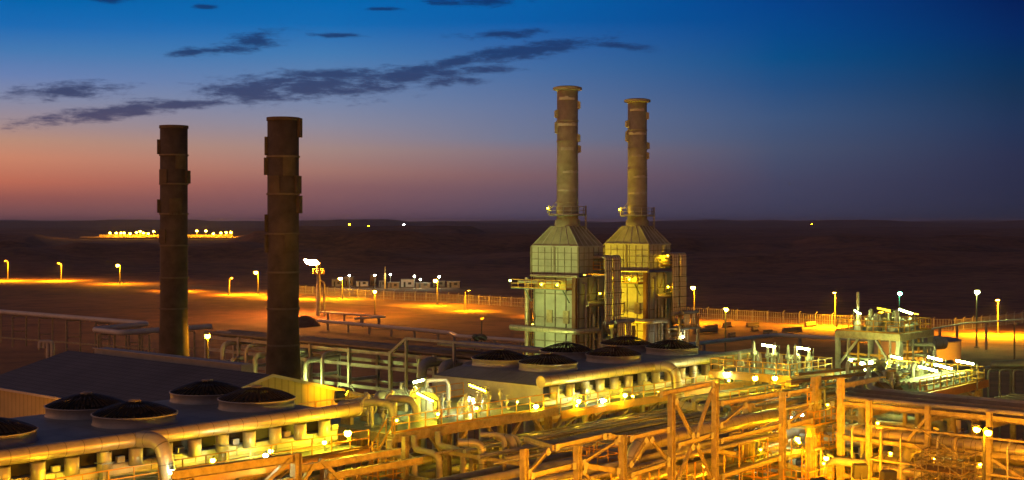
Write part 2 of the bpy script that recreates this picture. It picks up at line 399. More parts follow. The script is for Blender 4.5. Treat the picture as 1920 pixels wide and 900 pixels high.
def added_flood(label, c, aim, kind, L, sz=.7, group='added hooded floodlights', floor=0):
    # hooded post floodlight added to light the plant: lens recessed in a box, its back to the camera
    c = V(c); d = (V(aim) - c).normalized(); a = d.cross(V((0, 0, 1))).normalized(); u = a.cross(d)
    t = thing('added_flood_light', label, 'floodlight', (c.x, c.y, floor), group)
    h = sz / 2; sk = MB()
    for sg in (-1, 1): sk.bar(c + a * h * sg, c + a * h * sg + d * .4, .05, sz, u); sk.bar(c + u * h * sg, c + u * h * sg + d * .4, sz, .05, u)
    sk.bar(c - d * .08, c - d * .01, sz + .05, sz + .05, u)
    part(t, 'housing', sk, POLE)
    k = h - .03; part(t, 'lens', MB().add([c + d * .05 - a * k - u * k, c + d * .05 + a * k - u * k, c + d * .05 + a * k + u * k, c + d * .05 - a * k + u * k], [(0, 1, 2, 3)]), glow(kind, L))
    part(t, 'post', MB().tube([c - d * .1, (c.x - d.x * .1, c.y - d.y * .1, floor)], .07, 6), POLE)
    return t
def bulb(label, c, kind, L, r=.22, group='floodlights on the steelwork', drop=.6):
    r *= .8; L = round(L * 1.35); c = V(c); t = thing('floodlight', label, 'floodlight', c + V((0, 0, -drop)), group)
    part(t, 'lens', MB().lathe(c, [(.01, -r), (r * .7, -r * .7), (r, 0), (r * .7, r * .55), (.05, r * .6)], 10), glow(kind, L))
    part(t, 'housing', MB().lathe(c, [(r * .8, r * .62), (r * .55, r * 1.2), (.02, r * 1.25)], 10), POLE)
    part(t, 'bracket', MB().bar(c + V((0, 0, r * 1.1)), c + V((.3, .3, r * 1.1)), .06).bar(c + V((.3, .3, r * 1.1)), c + V((.3, .3, -drop)), .06), POLE)
    return t

# ------------------------------------------------------------------ warehouse
BT, BV0, BV1, BH = 61.5, 78.1, 105.8, 9.6
def gable(mb, v, x0, zr, ze, inn=0):
    pass
t = thing('warehouse', 'long warehouse with dark ribbed pitched roof and yellow lit gable wall', 'warehouse', (BT, BV0, 0))
BL = 53.5
part(t, 'wall', MB().add([(BL, BV0, 0), (BT + BH, BV0, 0), (BT + BH, BV0, 13.3), (BT, BV0, 15.75), (BL, BV0, 13.75),
    (BL, BV1, 0), (BT + BH, BV1, 0), (BT + BH, BV1, 13.3), (BT, BV1, 15.75), (BL, BV1, 13.75)],
    [(0, 1, 2, 3, 4), (9, 8, 7, 6, 5), (1, 6, 7, 2), (5, 0, 4, 9)]), WALLM)
rz = .26
part(t, 'roof', MB().add([(BL - .5, BV0 - .3, 13.72), (BT, BV0 - .3, 15.88), (BT + BH + .5, BV0 - .3, 13.25), (BL - .5, BV1 + .3, 13.72), (BT, BV1 + .3, 15.88), (BT + BH + .5, BV1 + .3, 13.25),
    (BL - .5, BV0 - .3, 13.60), (BT, BV0 - .3, 15.76), (BT + BH + .5, BV0 - .3, 13.13), (BL - .5, BV1 + .3, 13.60), (BT, BV1 + .3, 15.76), (BT + BH + .5, BV1 + .3, 13.13)],
    [(0, 1, 4, 3), (1, 2, 5, 4), (9, 10, 7, 6), (10, 11, 8, 7), (0, 6, 7, 1), (1, 7, 8, 2), (3, 4, 10, 9), (4, 5, 11, 10), (0, 3, 9, 6), (2, 8, 11, 5)]), ROOFM)
mb = MB()
for xe, ze in ((BL - .52, 13.69), (BT + BH + .52, 13.22)):
    mb.bar((xe, BV0 - .34, ze), (BT, BV0 - .34, 15.84), .06, .22)
    mb.bar((xe, BV0 - .3, ze - .02), (xe, BV1, ze - .02), .16, .18)
part(t, 'eave_trim', mb, TRIM)
part(t, 'ridge_duct', MB().box((BT + 2.2, 84.5, 15.0), (BT + 3.4, 105.5, 15.95)).bar((BT + 2.1, 84.4, 15.98), (BT + 2.1, 105.6, 15.98), .2, .06), TRIM)
for k in range(3): part(t, 'downpipe', MB().tube([(BT + BH + .2, 84 + k * 8, 0), (BT + BH + .2, 84 + k * 8, 13)], .08, 6), TRIM)
for k, px in enumerate((90, 98)):
    p = Q(px, 660, D=128)
    solo('gooseneck_vent', ['left one of two pale gooseneck vent pipes behind the warehouse roof', 'right one of two pale gooseneck vent pipes behind the warehouse roof'][k], 'vent pipe',
         MB().tube([(p.x, p.y, 0), (p.x, p.y, 15.6), (p.x - .5, p.y + .6, 15.6), (p.x - .5, p.y + .6, 15.0)], .21, 10, .35), PIPE, (p.x, p.y, 0), 'gooseneck vents behind the warehouse')

# ------------------------------------------------------------------ dark exhaust stacks
def stack(label, px, D, r, ztop, tabs, bands):
    c = loc((px - CX) / F * D, D); t = thing('exhaust_stack', label, 'smokestack', c, 'dark exhaust stacks')
    pr = [(r * 1.16, 0), (r * 1.16, 7), (r * 1.08, 13.5), (r * 1.0, 17), (r, ztop)]
    part(t, 'shell', MB().lathe(c, pr + [(r - .12, ztop), (r - .12, ztop - 3), (.02, ztop - 3)], 32), STK)
    for z in bands: part(t, 'joint_ring', MB().lathe(c, [(r * 1.0, z - .09), (r + .10, z - .09), (r + .10, z + .09), (r, z + .09)], 32, False), mat('scuffed ring steel', (.12, .10, .08), .7))
    part(t, 'top_rim', MB().lathe(c, [(r, ztop - .3), (r + .09, ztop - .3), (r + .09, ztop + .02), (r - .14, ztop + .02)], 32, False), STK)
    a0 = -math.radians(48.5)
    for (sd, z0, z1, w, ang) in tabs:                                # helical strake plates
        a = a0 + (math.pi if sd < 0 else 0) + ang
        d = V((math.cos(a), math.sin(a), 0)); e = V((-d.y, d.x, 0))
        mb = MB()
        nseg = 6
        for k in range(nseg):
            aa, ab = a + (k - nseg / 2) * .14, a + (k + 1 - nseg / 2) * .14
            R = r + w
            p = lambda an, rr, z: c + V((math.cos(an) * rr, math.sin(an) * rr, z))
            mb.add([p(aa, r, z0), p(ab, r, z0), p(ab, R, z0), p(aa, R, z0), p(aa, r, z1), p(ab, r, z1), p(ab, R, z1), p(aa, R, z1)],
                   [(3, 2, 1, 0), (4, 5, 6, 7), (2, 3, 7, 6), (1, 2, 6, 5), (3, 0, 4, 7)])
        part(t, 'strake_plate', mb, STK)
    return t
zz = lambda y, D: H - (y - HY) * D / F
D1, D2 = 150, 132
stack('left dark rusted exhaust stack, standing farther back behind the warehouse roof', 326, D1, 1.52, zz(236, D1),
      [(-1, zz(289, D1), zz(262, D1), .32, 0), (1, zz(344, D1), zz(320, D1), .32, 0), (-1, zz(399, D1), zz(374, D1), .32, .1), (1, zz(317, D1), zz(292, D1), .1, -.8), (-1, zz(345, D1), zz(318, D1), .12, .9), (1, zz(402, D1), zz(372, D1), .1, -1.2), (-1, zz(455, D1), zz(430, D1), .14, .8)],
      [zz(y, D1) for y in (291, 345, 401, 460, 520, 578, 638)])
stack('right dark rusted exhaust stack rising behind the yellow gable wall', 531, D2, 1.55, zz(221, D2),
      [(1, zz(257, D2), zz(222, D2), .34, .1), (-1, zz(291, D2), zz(257, D2), .28, 0), (-1, zz(328, D2), zz(296, D2), .34, 0), (1, zz(363, D2), zz(330, D2), .26, -.2), (1, zz(400, D2), zz(367, D2), .34, 0), (-1, zz(435, D2), zz(402, D2), .28, 0), (-1, zz(473, D2), zz(440, D2), .3, .1), (1, zz(330, D2), zz(296, D2), .1, -1.0), (-1, zz(362, D2), zz(330, D2), .1, 1.1), (1, zz(470, D2), zz(438, D2), .12, -.9)],
      [zz(y, D2) for y in (294, 364, 438, 510, 578, 646)])

# ------------------------------------------------------------------ fired heaters
def heater(label, px, D, lit):
    c = loc((px - CX) / F * D, D); tc, vc = c.x, c.y; a, b = 2.55, 3.85
    t = thing('fired_heater', label, 'furnace', c, 'fired heaters with tall stacks')
    P = lambda dt, dv, z: V((tc + dt, vc + dv, z))
    part(t, 'radiant_casing', MB().box(P(-a + .1, -b + .25, 0), P(a + 1.2, b - .3, 20.2)), HEAT)
    mb = MB()
    for z in (3, 6, 9, 12, 15, 18): mb.box(P(-a + .02, -b + .17, z), P(a + 1.28, b - .22, z + .14))
    for k in range(5): mb.box(P(-a, -b + .3 + k * 1.72, 0), P(-a + .12, -b + .46 + k * 1.72, 20.1))
    for k in range(4): mb.box(P(-a + .2 + k * 1.9, -b + .14, 0), P(-a + .38 + k * 1.9, -b + .26, 20.1))
    part(t, 'casing_stiffener', mb, PIPED)
    bx = part(t, 'convection_box', MB().box(P(-a, -b, 20.7), P(a, b, 24.0)), HEAT)
    mb = MB()
    for k in range(8): mb.box(P(-a - .06, -b + .04 + k * 1.08, 20.7), P(-a, -b + .11 + k * 1.08, 24))
    for k in range(6): mb.box(P(-a + .04 + k * .98, -b - .06, 20.7), P(-a + .12 + k * .98, -b, 24))
    for z in (20.62, 21.5, 22.35, 23.2, 23.95): mb.box(P(-a - .08, -b - .08, z), P(a + .08, b + .08, z + .08))
    for q in (-b, 0, b): mb.box(P(-a - .12, q - .12, 20.6), P(-a - .01, q + .12, 24.05))
    part(bx, 'rib', mb, PIPED)
    r0 = 1.5; zt = 26.6
    A = [P(-a, -b, 24.04), P(a, -b, 24.04), P(a, b, 24.04), P(-a, b, 24.04)]; B = [P(-r0, -r0, zt), P(r0, -r0, zt), P(r0, r0, zt), P(-r0, r0, zt)]
    hd = part(t, 'hood', MB().add(A + B, [(0, 1, 5, 4), (1, 2, 6, 5), (2, 3, 7, 6), (3, 0, 4, 7), (4, 5, 6, 7)]), STK2)
    mb = MB()
    for i in range(4):
        j = (i + 1) % 4
        for w in (0, .2, .4, .6, .8): mb.bar(A[i].lerp(A[j], w), B[i].lerp(B[j], w), .12, .1)
        mb.bar(A[i], A[j], .2, .22)
    part(hd, 'rib', mb, HEAT)
    part(t, 'stack', MB().lathe(c, [(1.62, 26.5), (1.62, 27.3), (1.38, 27.5), (1.38, 34), (1.34, 35), (1.34, 44.3), (1.2, 44.3), (1.2, 42), (.01, 42)], 28), STK2)
    part(t, 'cap_flange', MB().lathe(c, [(1.3, 43.8), (1.85, 43.95), (1.85, 44.25), (1.3, 44.4)], 28, False), STK2)
    random.seed(int(px))
    for z in (29.6, 32.0, 34.6, 37.4, 40.0): part(t, 'joint_ring', MB().lathe(c, [(1.3, z - .05), (1.44, z - .05), (1.44, z + .05), (1.3, z + .05)], 28, False), STK2)
    for z, a0, n_ in ((31.0, 1.6, 7), (33.3, 2.2, 6), (36.2, 2.0, 4), (39.3, 1.5, 7), (42.6, 1.8, 5)):
        mb = MB(); h = random.uniform(.16, .32)
        for k in range(n_):
            p = lambda an, zq: c + V((1.425 * math.cos(an), 1.425 * math.sin(an), zq)); an = a0 + k * .3 + 1.2
            j = random.uniform(0, .18); mb.add([p(an, z), p(an + .3, z), p(an + .3, z + h + j), p(an, z + h + j)], [(0, 1, 2, 3)])
        part(t, 'bare_patch', mb, STKB)
    for sd, z in ((-1, 40.9), (1, 42.0), (-1, 39.4), (1, 37.8), (1, 36.4), (-1, 38.9)):
        an = -math.radians(48.5) + (math.pi if sd < 0 else 0) + random.uniform(-.2, .2)
        d = V((math.cos(an), math.sin(an), 0)); e = V((-d.y, d.x, 0)); p = c + d * 1.42
        part(t, 'strake_plate', MB().prof(p + e * -.6 + V((0, 0, z)), p + e * .6 + V((0, 0, z)), [(-.2, -.55), (.22, -.4), (.22, .4), (-.2, .55)], (0, 0, 1)), STK2)
    # platform round the stack foot, davit and ladder
    mb = MB().lathe(c, [(1.4, 27.9), (2.3, 27.9), (2.3, 28.02), (1.4, 28.02)], 20, False)
    pl = part(t, 'stack_platform', mb, GRATE)
    ring = [c + V((2.25 * math.cos(k * .45), 2.25 * math.sin(k * .45), 28.0)) for k in range(15)]
    part(pl, 'railing', MB().rail(ring, 1.1, .03, 1.0), GALV)
    q = c + V((-1.5, 1.8, 28.0)); part(t, 'davit', MB().bar(q, q + V((0, 0, 1.3)), .1).bar(q + V((0, 0, .6)), q + V((.9, -1.1, 2.4)), .08), GALV)
    q = c + V((1.55, -1.75, 0)); mb = MB()
    for e in (-.3, .3): mb.bar(q + V((e, e, 24)), q + V((e, e, 29.2)), .09)
    for k in range(12): mb.bar(q + V((-.3, -.3, 24 + k * .42)), q + V((.3, .3, 24 + k * .42)), .06)
    part(t, 'ladder', mb, GALV)
    # balcony round the near face
    zb = 18.6
    bal = part(t, 'balcony', MB().box(P(-a - 1.5, -b + .8, zb), P(-a - .02, b + 2.2, zb + .12)).bar(P(-a - 1.3, b, zb), P(-a, b, zb - 1.6), .12).bar(P(-a - 1.3, -b + 1.5, zb), P(-a, -b + 1.5, zb - 1.6), .12), GRATE)
    part(bal, 'railing', MB().rail([P(-a - .05, -b + .8, zb + .1), P(-a - 1.45, -b + .8, zb + .1), P(-a - 1.45, b + 2.15, zb + .1), P(-a - .05, b + 2.15, zb + .1)], 1.1, .035, 1.1), RAIL)
    bal2 = part(t, 'side_balcony', MB().box(P(.2, -b - 1.3, 21.0), P(a + .6, -b - .1, 21.12)), GRATE)
    part(bal2, 'railing', MB().rail([P(.25, -b - .1, 21.1), P(.25, -b - 1.25, 21.1), P(a + .6, -b - 1.25, 21.1)], 1.0, .03, .9), RAIL)
    bal3 = part(t, 'end_balcony', MB().box(P(-.5, b + .1, 21.0), P(1.2, b + 1.4, 21.12)), GRATE)
    part(bal3, 'railing', MB().rail([P(-.5, b + .1, 21.1), P(-.5, b + 1.4, 21.1), P(1.2, b + 1.4, 21.1)], 1.0, .03, .9), RAIL)
    part(t, 'gutter_pipe', MB().tube([P(-a - .35, b - .2, 20.35), P(-a - .35, -b - .2, 20.35)], .2, 10), CLAD)
    part(t, 'burner_header', MB().tube([P(-a - .6, b + 1.6, 19.55), P(-a - .6, -b + 2.5, 19.55)], .25, 10), CLAD)
    part(t, 'ring_header', MB().tube([P(-a - 1.2, b + 2.5, 13.6), P(-a - 1.2, -b - 1.0, 13.6), P(a * .2, -b - 1.0, 13.6), P(a * .2, -b - 1.0, 0)], .36, 12, .8), CLAD)
    part(t, 'riser_pipe', MB().tube([P(-a - .3, b + .5, 0), P(-a - .3, b + .5, 20)], .3, 10), CLAD)
    part(t, 'riser_pipe', MB().tube([P(-a + .6, b + .7, 0), P(-a + .6, b + .7, 16)], .22, 10), CLAD)
    part(t, 'downcomer', MB().bar(P(-a - .35, -b + .35, 0), P(-a - .35, -b + .35, 20.2), .55, .4), mat('rusty brown casing', (.22, .10, .05), .7))
    zc = 13.0
    b4 = part(t, 'lower_balcony', MB().box(P(-a - 1.2, -b + 2.8, zc - 3.6), P(-a - .1, b + 1.4, zc - 3.48)).box(P(-.6, b - .2, zc - 3.6), P(1.4, b + 1.4, zc - 3.48)), GRATE)
    part(b4, 'railing', MB().rail([P(-a - 1.15, -b + 2.8, zc - 3.5), P(-a - 1.15, b + 1.35, zc - 3.5), P(1.4, b + 1.35, zc - 3.5)], 1.1, .035, 1.0), RAIL)
    b5 = part(t, 'right_balcony', MB().box(P(1.0, -b - 1.2, 17.4), P(a + 2.2, -b + .2, 17.52)).box(P(1.0, -b - 1.2, 9.4), P(a + 2.6, -b + .2, 9.52)), GRATE)
    part(b5, 'railing', MB().rail([P(1.0, -b - 1.15, 17.5), P(a + 2.2, -b - 1.15, 17.5), P(a + 2.2, -b + .1, 17.5)], 1.1, .035, .9).rail([P(1.0, -b - 1.15, 9.5), P(a + 2.6, -b - 1.15, 9.5)], 1.1, .035, .9), RAIL)
    mb = MB()
    for e in (-.25, .25): mb.bar(P(-a + .8 + e, b + .5, 2), P(-a + .8 + e, b + .5, 22.4), .07)
    for k in range(46): mb.bar(P(-a + .55, b + .5, 2.2 + k * .44), P(-a + 1.05, b + .5, 2.2 + k * .44), .05)
    part(t, 'ladder', mb, RAIL)
    for k, (x, r, z1) in enumerate(((-1.4, .16, 19.5), (-.6, .1, 18), (.1, .22, 15.5), (1.1, .13, 20), (1.9, .1, 17))): part(t, 'side_riser', MB().tube([P(x, -b - .25, 0), P(x, -b - .25, z1), P(x, -b + .4, z1)], r, 8, .3), CLAD if k % 2 else PIPE)
    part(t, 'side_duct', MB().tube([P(-1.6, -b - .5, 16.9), P(2.4, -b - .5, 16.9), P(2.4, -b - .5, 13.2), P(4.4, -b - .9, 13.2)], .36, 12, .7).tube([P(.2, -b - 1.1, 11.6), P(3.6, -b - 1.1, 11.6)], .45, 12), CLAD)
    for k in range(5): part(t, 'burner', MB().tube([P(-a - .02, b - 1.2 - k * 1.35, 9.6), P(-a - .5, b - 1.2 - k * 1.35, 9.6)], [.34, .24], 10), STEEL)
    for e in (.4, -2.3): part(t, 'inspection_door', MB().box(P(-a - .06, e, 14.4), P(-a + .06, e + .9, 16.0)), STEEL)
    # bank of crossover tubes on the right
    for k in range(6):
        x = .55 + k * .47 + (.42 if k > 2 else 0)
        part(t, 'crossover_tube', MB().tube([P(x, -b, 22.7), P(x, -b - 1.9, 22.7), P(x, -b - 1.9, 14.6)], .215, 10, .25), CLAD)
        if k < 5: part(t, 'outlet_tube', MB().tube([P(x + 1.3, -b - 2.9, 14.5), P(x + 1.3, -b - 2.9, 12.6)], .2, 10), CLAD)
    part(t, 'manifold', MB().tube([P(.2, -b - 1.9, 14.5), P(4.6, -b - 1.9, 14.5)], .3, 10).tube([P(1.2, -b - 2.9, 14.6), P(5.0, -b - 2.9, 14.6)], .24, 10).box(P(.2, -b - 3.3, 12.3), P(5.2, -b, 12.55)), GALV)
    mb = MB()
    for x, y in ((4.7, -b - 3.1), (4.7, -b - .2), (.3, -b - 3.1)):
        mb.ib(P(x, y, 0), P(x, y, 14), .35)
    for z in (5, 9, 12.6): mb.ib(P(.3, -b - 3.1, z), P(4.7, -b - 3.1, z), .25).ib(P(4.7, -b - 3.1, z), P(4.7, -b, z), .25)
    mb.bar(P(-a + .4, -b - 1.6, 18.2), P(.8, -b - .1, 20.2), .14)
    part(t, 'pipe_support', mb, STEEL)
    part(t, 'tall_riser', MB().tube([P(3.3, -b - 2.2, 0), P(3.3, -b - 2.2, 12.4)], .3, 10).tube([P(2.2, -b - 2.6, 0), P(2.2, -b - 2.6, 12.4)], .2, 10), CLAD)
    mb = MB()
    for z in (15.4, 16.8, 18.2, 19.6, 21.0, 22.3): mb.bar(P(.2, -b - 2.14, z), P(4.0, -b - 2.14, z), .06)
    part(t, 'tube_clamp', mb, DARK)
    K = lit
    bulb('floodlight at the left end of the balcony of %s' % K[0], P(-a - 1.2, b + 2.6, 19.6), K[1], K[2] * .7, .15)
    bulb('left floodlight over the balcony of %s' % K[0], P(-a - .7, 1.6, 19.25), K[3], K[2] * .85, .19)
    bulb('right floodlight over the balcony of %s' % K[0], P(-a - .7, -1.0, 19.25), K[3], K[2] * .85, .19)
    bulb('floodlight behind the tube bank of %s' % K[0], P(.1, -b - 1.3, 18.2), K[3], K[2] * .7, .15)
    bulb('floodlight high on the stack platform of %s' % K[0], P(-2.0, 1.6, 28.9), K[3], K[2] * .8, .14)
    return t
heater('left fired heater with pale green lit casing and tall beige stack', 1064, 170, ('the left heater', 'green', 75, 'lime', 'green'))
heater('right fired heater with yellow lit casing and tall beige stack', 1195, 187, ('the right heater', 'yellow', 260, 'yellow', 'yellow'))
h1 = loc((1064 - CX) / F * 170, 170); h2 = loc((1195 - CX) / F * 187, 187)  # floods below are added to light the heater faces and stacks
added_flood('added hooded floodlight washing the near face of the left heater', h1 + V((-9, 1.5, 8.5)), h1 + V((-2, 0, 13)), 'green', 430, .7)
added_flood('added hooded floodlight aimed at the upper box of the left heater', h1 + V((-14, 3, 13)), h1 + V((-2, 0, 24)), 'green', 330, .7)
added_flood('added hooded floodlight washing the near face of the right heater', h2 + V((-8, -.5, 8.0)), h2 + V((-2, -.5, 13)), 'yellow', 1500, .7)
added_flood('added hooded floodlight aimed at the upper box of the right heater', h2 + V((-10, 5.5, 13.5)), h2 + V((-2, 0, 25)), 'yellow', 1000, .7)
added_flood('added hooded floodlight aimed up at the left heater stack', h1 + V((-15, 1, 13.2)), h1 + V((0, 0, 36)), 'green', 1500, .8)
added_flood('added hooded floodlight aimed up at the right heater stack', h2 + V((-13, 8.5, 13.2)), h2 + V((0, 0, 36)), 'lime', 2400, .8)
bulb('bright yellow floodlight on the side balcony of the right heater', h2 + V((.8, -4.6, 22.6)), 'yellow', 600, .22)

# ------------------------------------------------------------------ air coolers
def guard_mesh(c, r):
    mb = MB(); prof = [(r * .995, .0), (r * .85, .17), (r * .6, .39), (r * .35, .55), (r * .14, .63)]
    n = 44
    for k in range(n):
        g = 2 * math.pi * k / n; d = V((math.cos(g), math.sin(g), 0)); e = V((-d.y, d.x, 0)) * .06
        for (ra, za), (rb, zb) in zip(prof, prof[1:]):
            a, b = c + d * ra + V((0, 0, za)), c + d * rb + V((0, 0, zb)); mb.add([a - e, a + e, b + e * .6, b - e * .6], [(0, 1, 2, 3)])
    for q in range(26):
        w = q / 25 * 3.999; i = int(w); w -= i
        ra = prof[i][0] * (1 - w) + prof[i + 1][0] * w; za = prof[i][1] * (1 - w) + prof[i + 1][1] * w
        for k in range(n):
            g, g2 = 2 * math.pi * k / n, 2 * math.pi * (k + 1) / n
            p = lambda an, dr: c + V(((ra + dr) * math.cos(an), (ra + dr) * math.sin(an), za + .01))
            mb.add([p(g, -.036), p(g2, -.036), p(g2, .036), p(g, .036)], [(0, 1, 2, 3)])
    return mb
def cooler(label, t0, v0, n, tA, tB, pipe0, pipe1, elbow_t, legs, lift):
    o = V((t0, v0, 0)); t = thing('air_cooler', label, 'air cooler', o, 'fin fan air coolers')
    vA, vB = v0 - 3.7, v0 + 7.7
    bb = part(t, 'bundle_box', MB().box((tA, vA, 13.25), (tB, vB, 13.9)), PANEL)
    mb = MB()
    for z in (13.28, 13.56, 13.84): mb.box((tA - .04, vA - .05, z), (tB + .04, vA - .002, z + .05))
    k = tA
    while k < tB: mb.box((k, vA - .06, 13.26), (k + .07, vA - .003, 13.89)); k += 2.83
    part(bb, 'seam', mb, GALV)
    part(t, 'end_panel', MB().box((tA - .06, vA - .02, 12.95), (tA - .005, vB + .02, 14.68)), PANEL)
    part(t, 'plenum_wall', MB().box((tA + .1, vA + .35, 12.0), (tB - .1, vB - .2, 13.2)), PANEL)
    part(t, 'side_channel', MB().box((tA - .08, vA - .25, 12.98), (tB + .08, vA - .08, 13.16)), STEEL)
    zb, zd = 14.7, 15.3
    A = [(tA - .1, vA + .35, zb), (tB, vA + .35, zb), (tB, vB + .05, zb), (tA - .1, vB + .05, zb)]
    B = [(tA + 2.1, vA + 1.0, zd), (tB - 1, vA + 1.0, zd), (tB - 1, vB - .7, zd), (tA + 2.1, vB - .7, zd)]
    part(t, 'hood', MB().add(A + B, [(0, 1, 5, 4), (1, 2, 6, 5), (2, 3, 7, 6), (3, 0, 4, 7), (4, 5, 6, 7)]), HOOD)
    part(t, 'hood_base_shade', MB().box((tA + .05, vA + .55, 13.905), (tB - .05, vB - .1, 14.69)), DARK)  # near-black colour stands in for shade in the gap below the hood
    g0 = None
    for i in range(n):
        for j in range(2):
            c = V((t0 + i * 8.6, v0 + j * 5.1, zd)); r = 2.3
            ring = part(t, 'fan_ring', MB().lathe(c, [(r + .1, -.05), (r, .12), (r, .5), (r + .09, .52), (r + .09, .58), (r - .08, .58), (r - .08, .04)], 40), RINGM)
            part(ring, 'guard', guard_mesh(c + V((0, 0, .58)), r), MESH2 if (i + 2 * j + n) % 3 == 1 else MESHM)
            mb = MB().lathe(c + V((0, 0, .02)), [(r - .09, 0.01), (.02, 0.01)], 32)
            part(ring, 'throat_shade', mb, DARK)  # black disc stands in for the shaded depth below the fan
            mb = MB().lathe(c, [(.28, .1), (.28, .5), (.02, .55)], 12)
            for k in range(4):
                g = k * math.pi / 2 + i + j; d = V((math.cos(g), math.sin(g), 0)); e = V((-d.y, d.x, 0))
                mb.add([c + d * .25 + e * .1 + V((0, 0, .36)), c + d * 2.1 + e * .28 + V((0, 0, .40)), c + d * 2.1 - e * .25 + V((0, 0, .26)), c + d * .25 - e * .14 + V((0, 0, .24))], [(0, 1, 2, 3), (3, 2, 1, 0)])
            part(ring, 'fan_blades', mb, DARK)
            mb = MB()
            for k in range(8):
                g = k * math.pi / 4 + .2; d = V((math.cos(g), math.sin(g), 0)); mb.bar(c + d * (r - .02) + V((0, 0, .6)), c + d * .3 + V((0, 0, 1.23)), .045)
            mb.lathe(c, [(.34, 1.22), (.34, 1.30), (.02, 1.31)], 12)
            part(ring, 'guard_rib', mb, PIPED)
    zp = 15.12; vp = vA - .45
    hp = part(t, 'header_pipe', MB().tube([(pipe0, vp, zp), (pipe1, vp, zp)], .40, 18), CLAD)
    for e in (pipe0 - .12, pipe1 + .02): part(hp, 'end_cap', MB().tube([(e, vp, zp), (e + .1, vp, zp)], .46, 18), CLAD)
    k = tA + .9; i = 0
    while k < tB - .4:
        part(t, 'nozzle', MB().lathe((k, vp + .12, 0), [(.36, 13.72), (.38, 13.74), (.38, 14.66), (.35, 14.68)], 14), CLAD)
        if i % 2 == 0: part(t, 'vent_box', MB().box((k + 1.05, vA + .1, 13.91), (k + 1.5, vA + .32, 14.22)), PANEL)
        k += 1.87; i += 1
    for k in [tA + 4.5 + 7.5 * j for j in range(int((tB - tA) / 7.5))]:
        part(t, 'header_support', MB().tube([(k, vp, 14.7), (k, vp, 14.15)], .27, 10).cbox((k, vp, 14.12), .7, .7, .05).ib((k, vp, 14.1), (k, vp, 13.1), .34).tube([(k, vp, 13.1), (k, vp, 10)], .22, 10), GALV)
    e = elbow_t
    part(t, 'outlet_pipe', MB().tube([(e - .6, vp - .1, zp), (e - .2, vp - 1.7, zp + .05), (e, vp - 2.1, zp - 2.2), (e, vp - 2.1, 12.2)] if legs == 0 else
                                     [(e - .6, vp - .1, zp), (e - .2, vp - 1.7, zp + .05), (e, vp - 2.1, zp - 2.4), (e + .1, vp - 2.2, 12.0), (e + 1.0, vp - 3.8, 11.6)], .43, 16, 1.25), CLAD)
    for tt in [tA + .4 + k * (tB - tA - .8) / 4 for k in range(5)]:
        for vv in (vA + .8, vB - .8): part(t, 'leg', MB().ib((tt, vv, -lift), (tt, vv, 11.98), .36), STEEL)
    for e in (vA + .8, vB - .8): part(t, 'base_beam', MB().ib((tA, e, 11.8), (tB, e, 11.8), .3, .36), STEEL)
    # walkway under the header
    wz = 12.95; w0, w1 = v0 - 5.9, vA - .3
    wk = part(t, 'walkway', MB().box((tA - .6, w0, wz - .1), (tB + .6, w1, wz)), GRATE)
    part(wk, 'edge_beam', MB().box((tA - .6, w0 - .1, wz - .42), (tB + .6, w0 - .003, wz + .03)), RAIL)
    part(wk, 'railing', MB().rail([(tA - .6, w0, wz), (tB + .6, w0, wz)], 1.1, .03, 1.5), RAIL)
    for tt in [tA + 2 + k * 3.6 for k in range(int((tB - tA) / 3.6))]:
        part(wk, 'bracket', MB().bar((tt, w0 + .1, wz - .15), (tt, w1, wz - 1.6), .12).bar((tt, w0, wz - .2), (tt, w1, wz - .2), .12), STEEL)
    t.location.z = lift
    return t
cooler('near fin fan air cooler with six round fans beside the warehouse', 25.3, 66.2, 4, 18.5, 54.4, 15.0, 55.6, 40.6, 0, .36)
cooler('far fin fan air cooler with six round fans in front of the heaters', 81.3, 68.1, 3, 76.3, 103.2, 75.6, 105.2, 90.5, 1, .08)

# ------------------------------------------------------------------ main pipe rack in front of the coolers
random.seed(11)
o = V((60, 49, 0)); rack = thing('pipe_rack', 'large orange lit steel pipe rack frame running below the coolers', 'pipe rack', o)
FV = 49.0
cols = {}
def fcol(px, y, v=FV, w=.37, nm='column'):
    p = Q(px, y, v=v); cols[px] = p
    part(rack, nm, MB().ib((p.x, p.y, 0), p, w, w), STEEL); part(rack, 'base_plate', MB().cbox((p.x, p.y, .1), .8, .8, .2), CONC)
    return p
def fb(a, b, v=FV, w=.25, h=.31, nm='beam'):
    p, q = Q(*a, v=v), Q(*b, v=v); part(rack, nm, MB().ib(p, q, w, h), STEEL)
    d = (q - p).normalized()
    for e, g in ((p, d), (q, -d)): part(rack, 'gusset_plate', MB().bar(e + g * .08 + V((0, -h * .5 - .012, 0)), e + g * .42 + V((0, -h * .5 - .012, 0)), .02, .4), PIPE)
    return p, q
for px, y in ((983, 842), (1083, 836), (1168, 815), (1259, 737), (1341, 718), (1467, 735)): fcol(px, y)
for a, b in (((1232, 740), (1337, 719)), ((1176, 823), (1254, 805)), ((1266, 836), (1336, 815)), ((1178, 892), (1254, 868)), ((1036, 839), (1135, 817)), ((1135, 817), (1162, 822)),
             ((1090, 872), (1160, 884)), ((1347, 827), (1462, 798)), ((1347, 757), (1462, 738)), ((1473, 739), (1525, 729)), ((1473, 800), (1522, 788)), ((1349, 895), (1462, 858)), ((1473, 858), (1580, 832)), ((1473, 872), (1520, 884)), ((990, 893), (1078, 872))): fb(a, b)
for a, b in (((986, 892), (1030, 842)), ((1088, 870), (1158, 826)), ((1178, 876), (1213, 820)), ((1217, 820), (1254, 866)), ((1263, 748), (1300, 822)), ((1337, 726), (1304, 822)), ((1300, 832), (1268, 905)), ((1305, 832), (1338, 905)), ((1347, 800), (1400, 757)), ((1090, 880), (1110, 905)), ((1473, 795), (1520, 762))):
    fb(a, b, w=.19, h=.19, nm='brace')
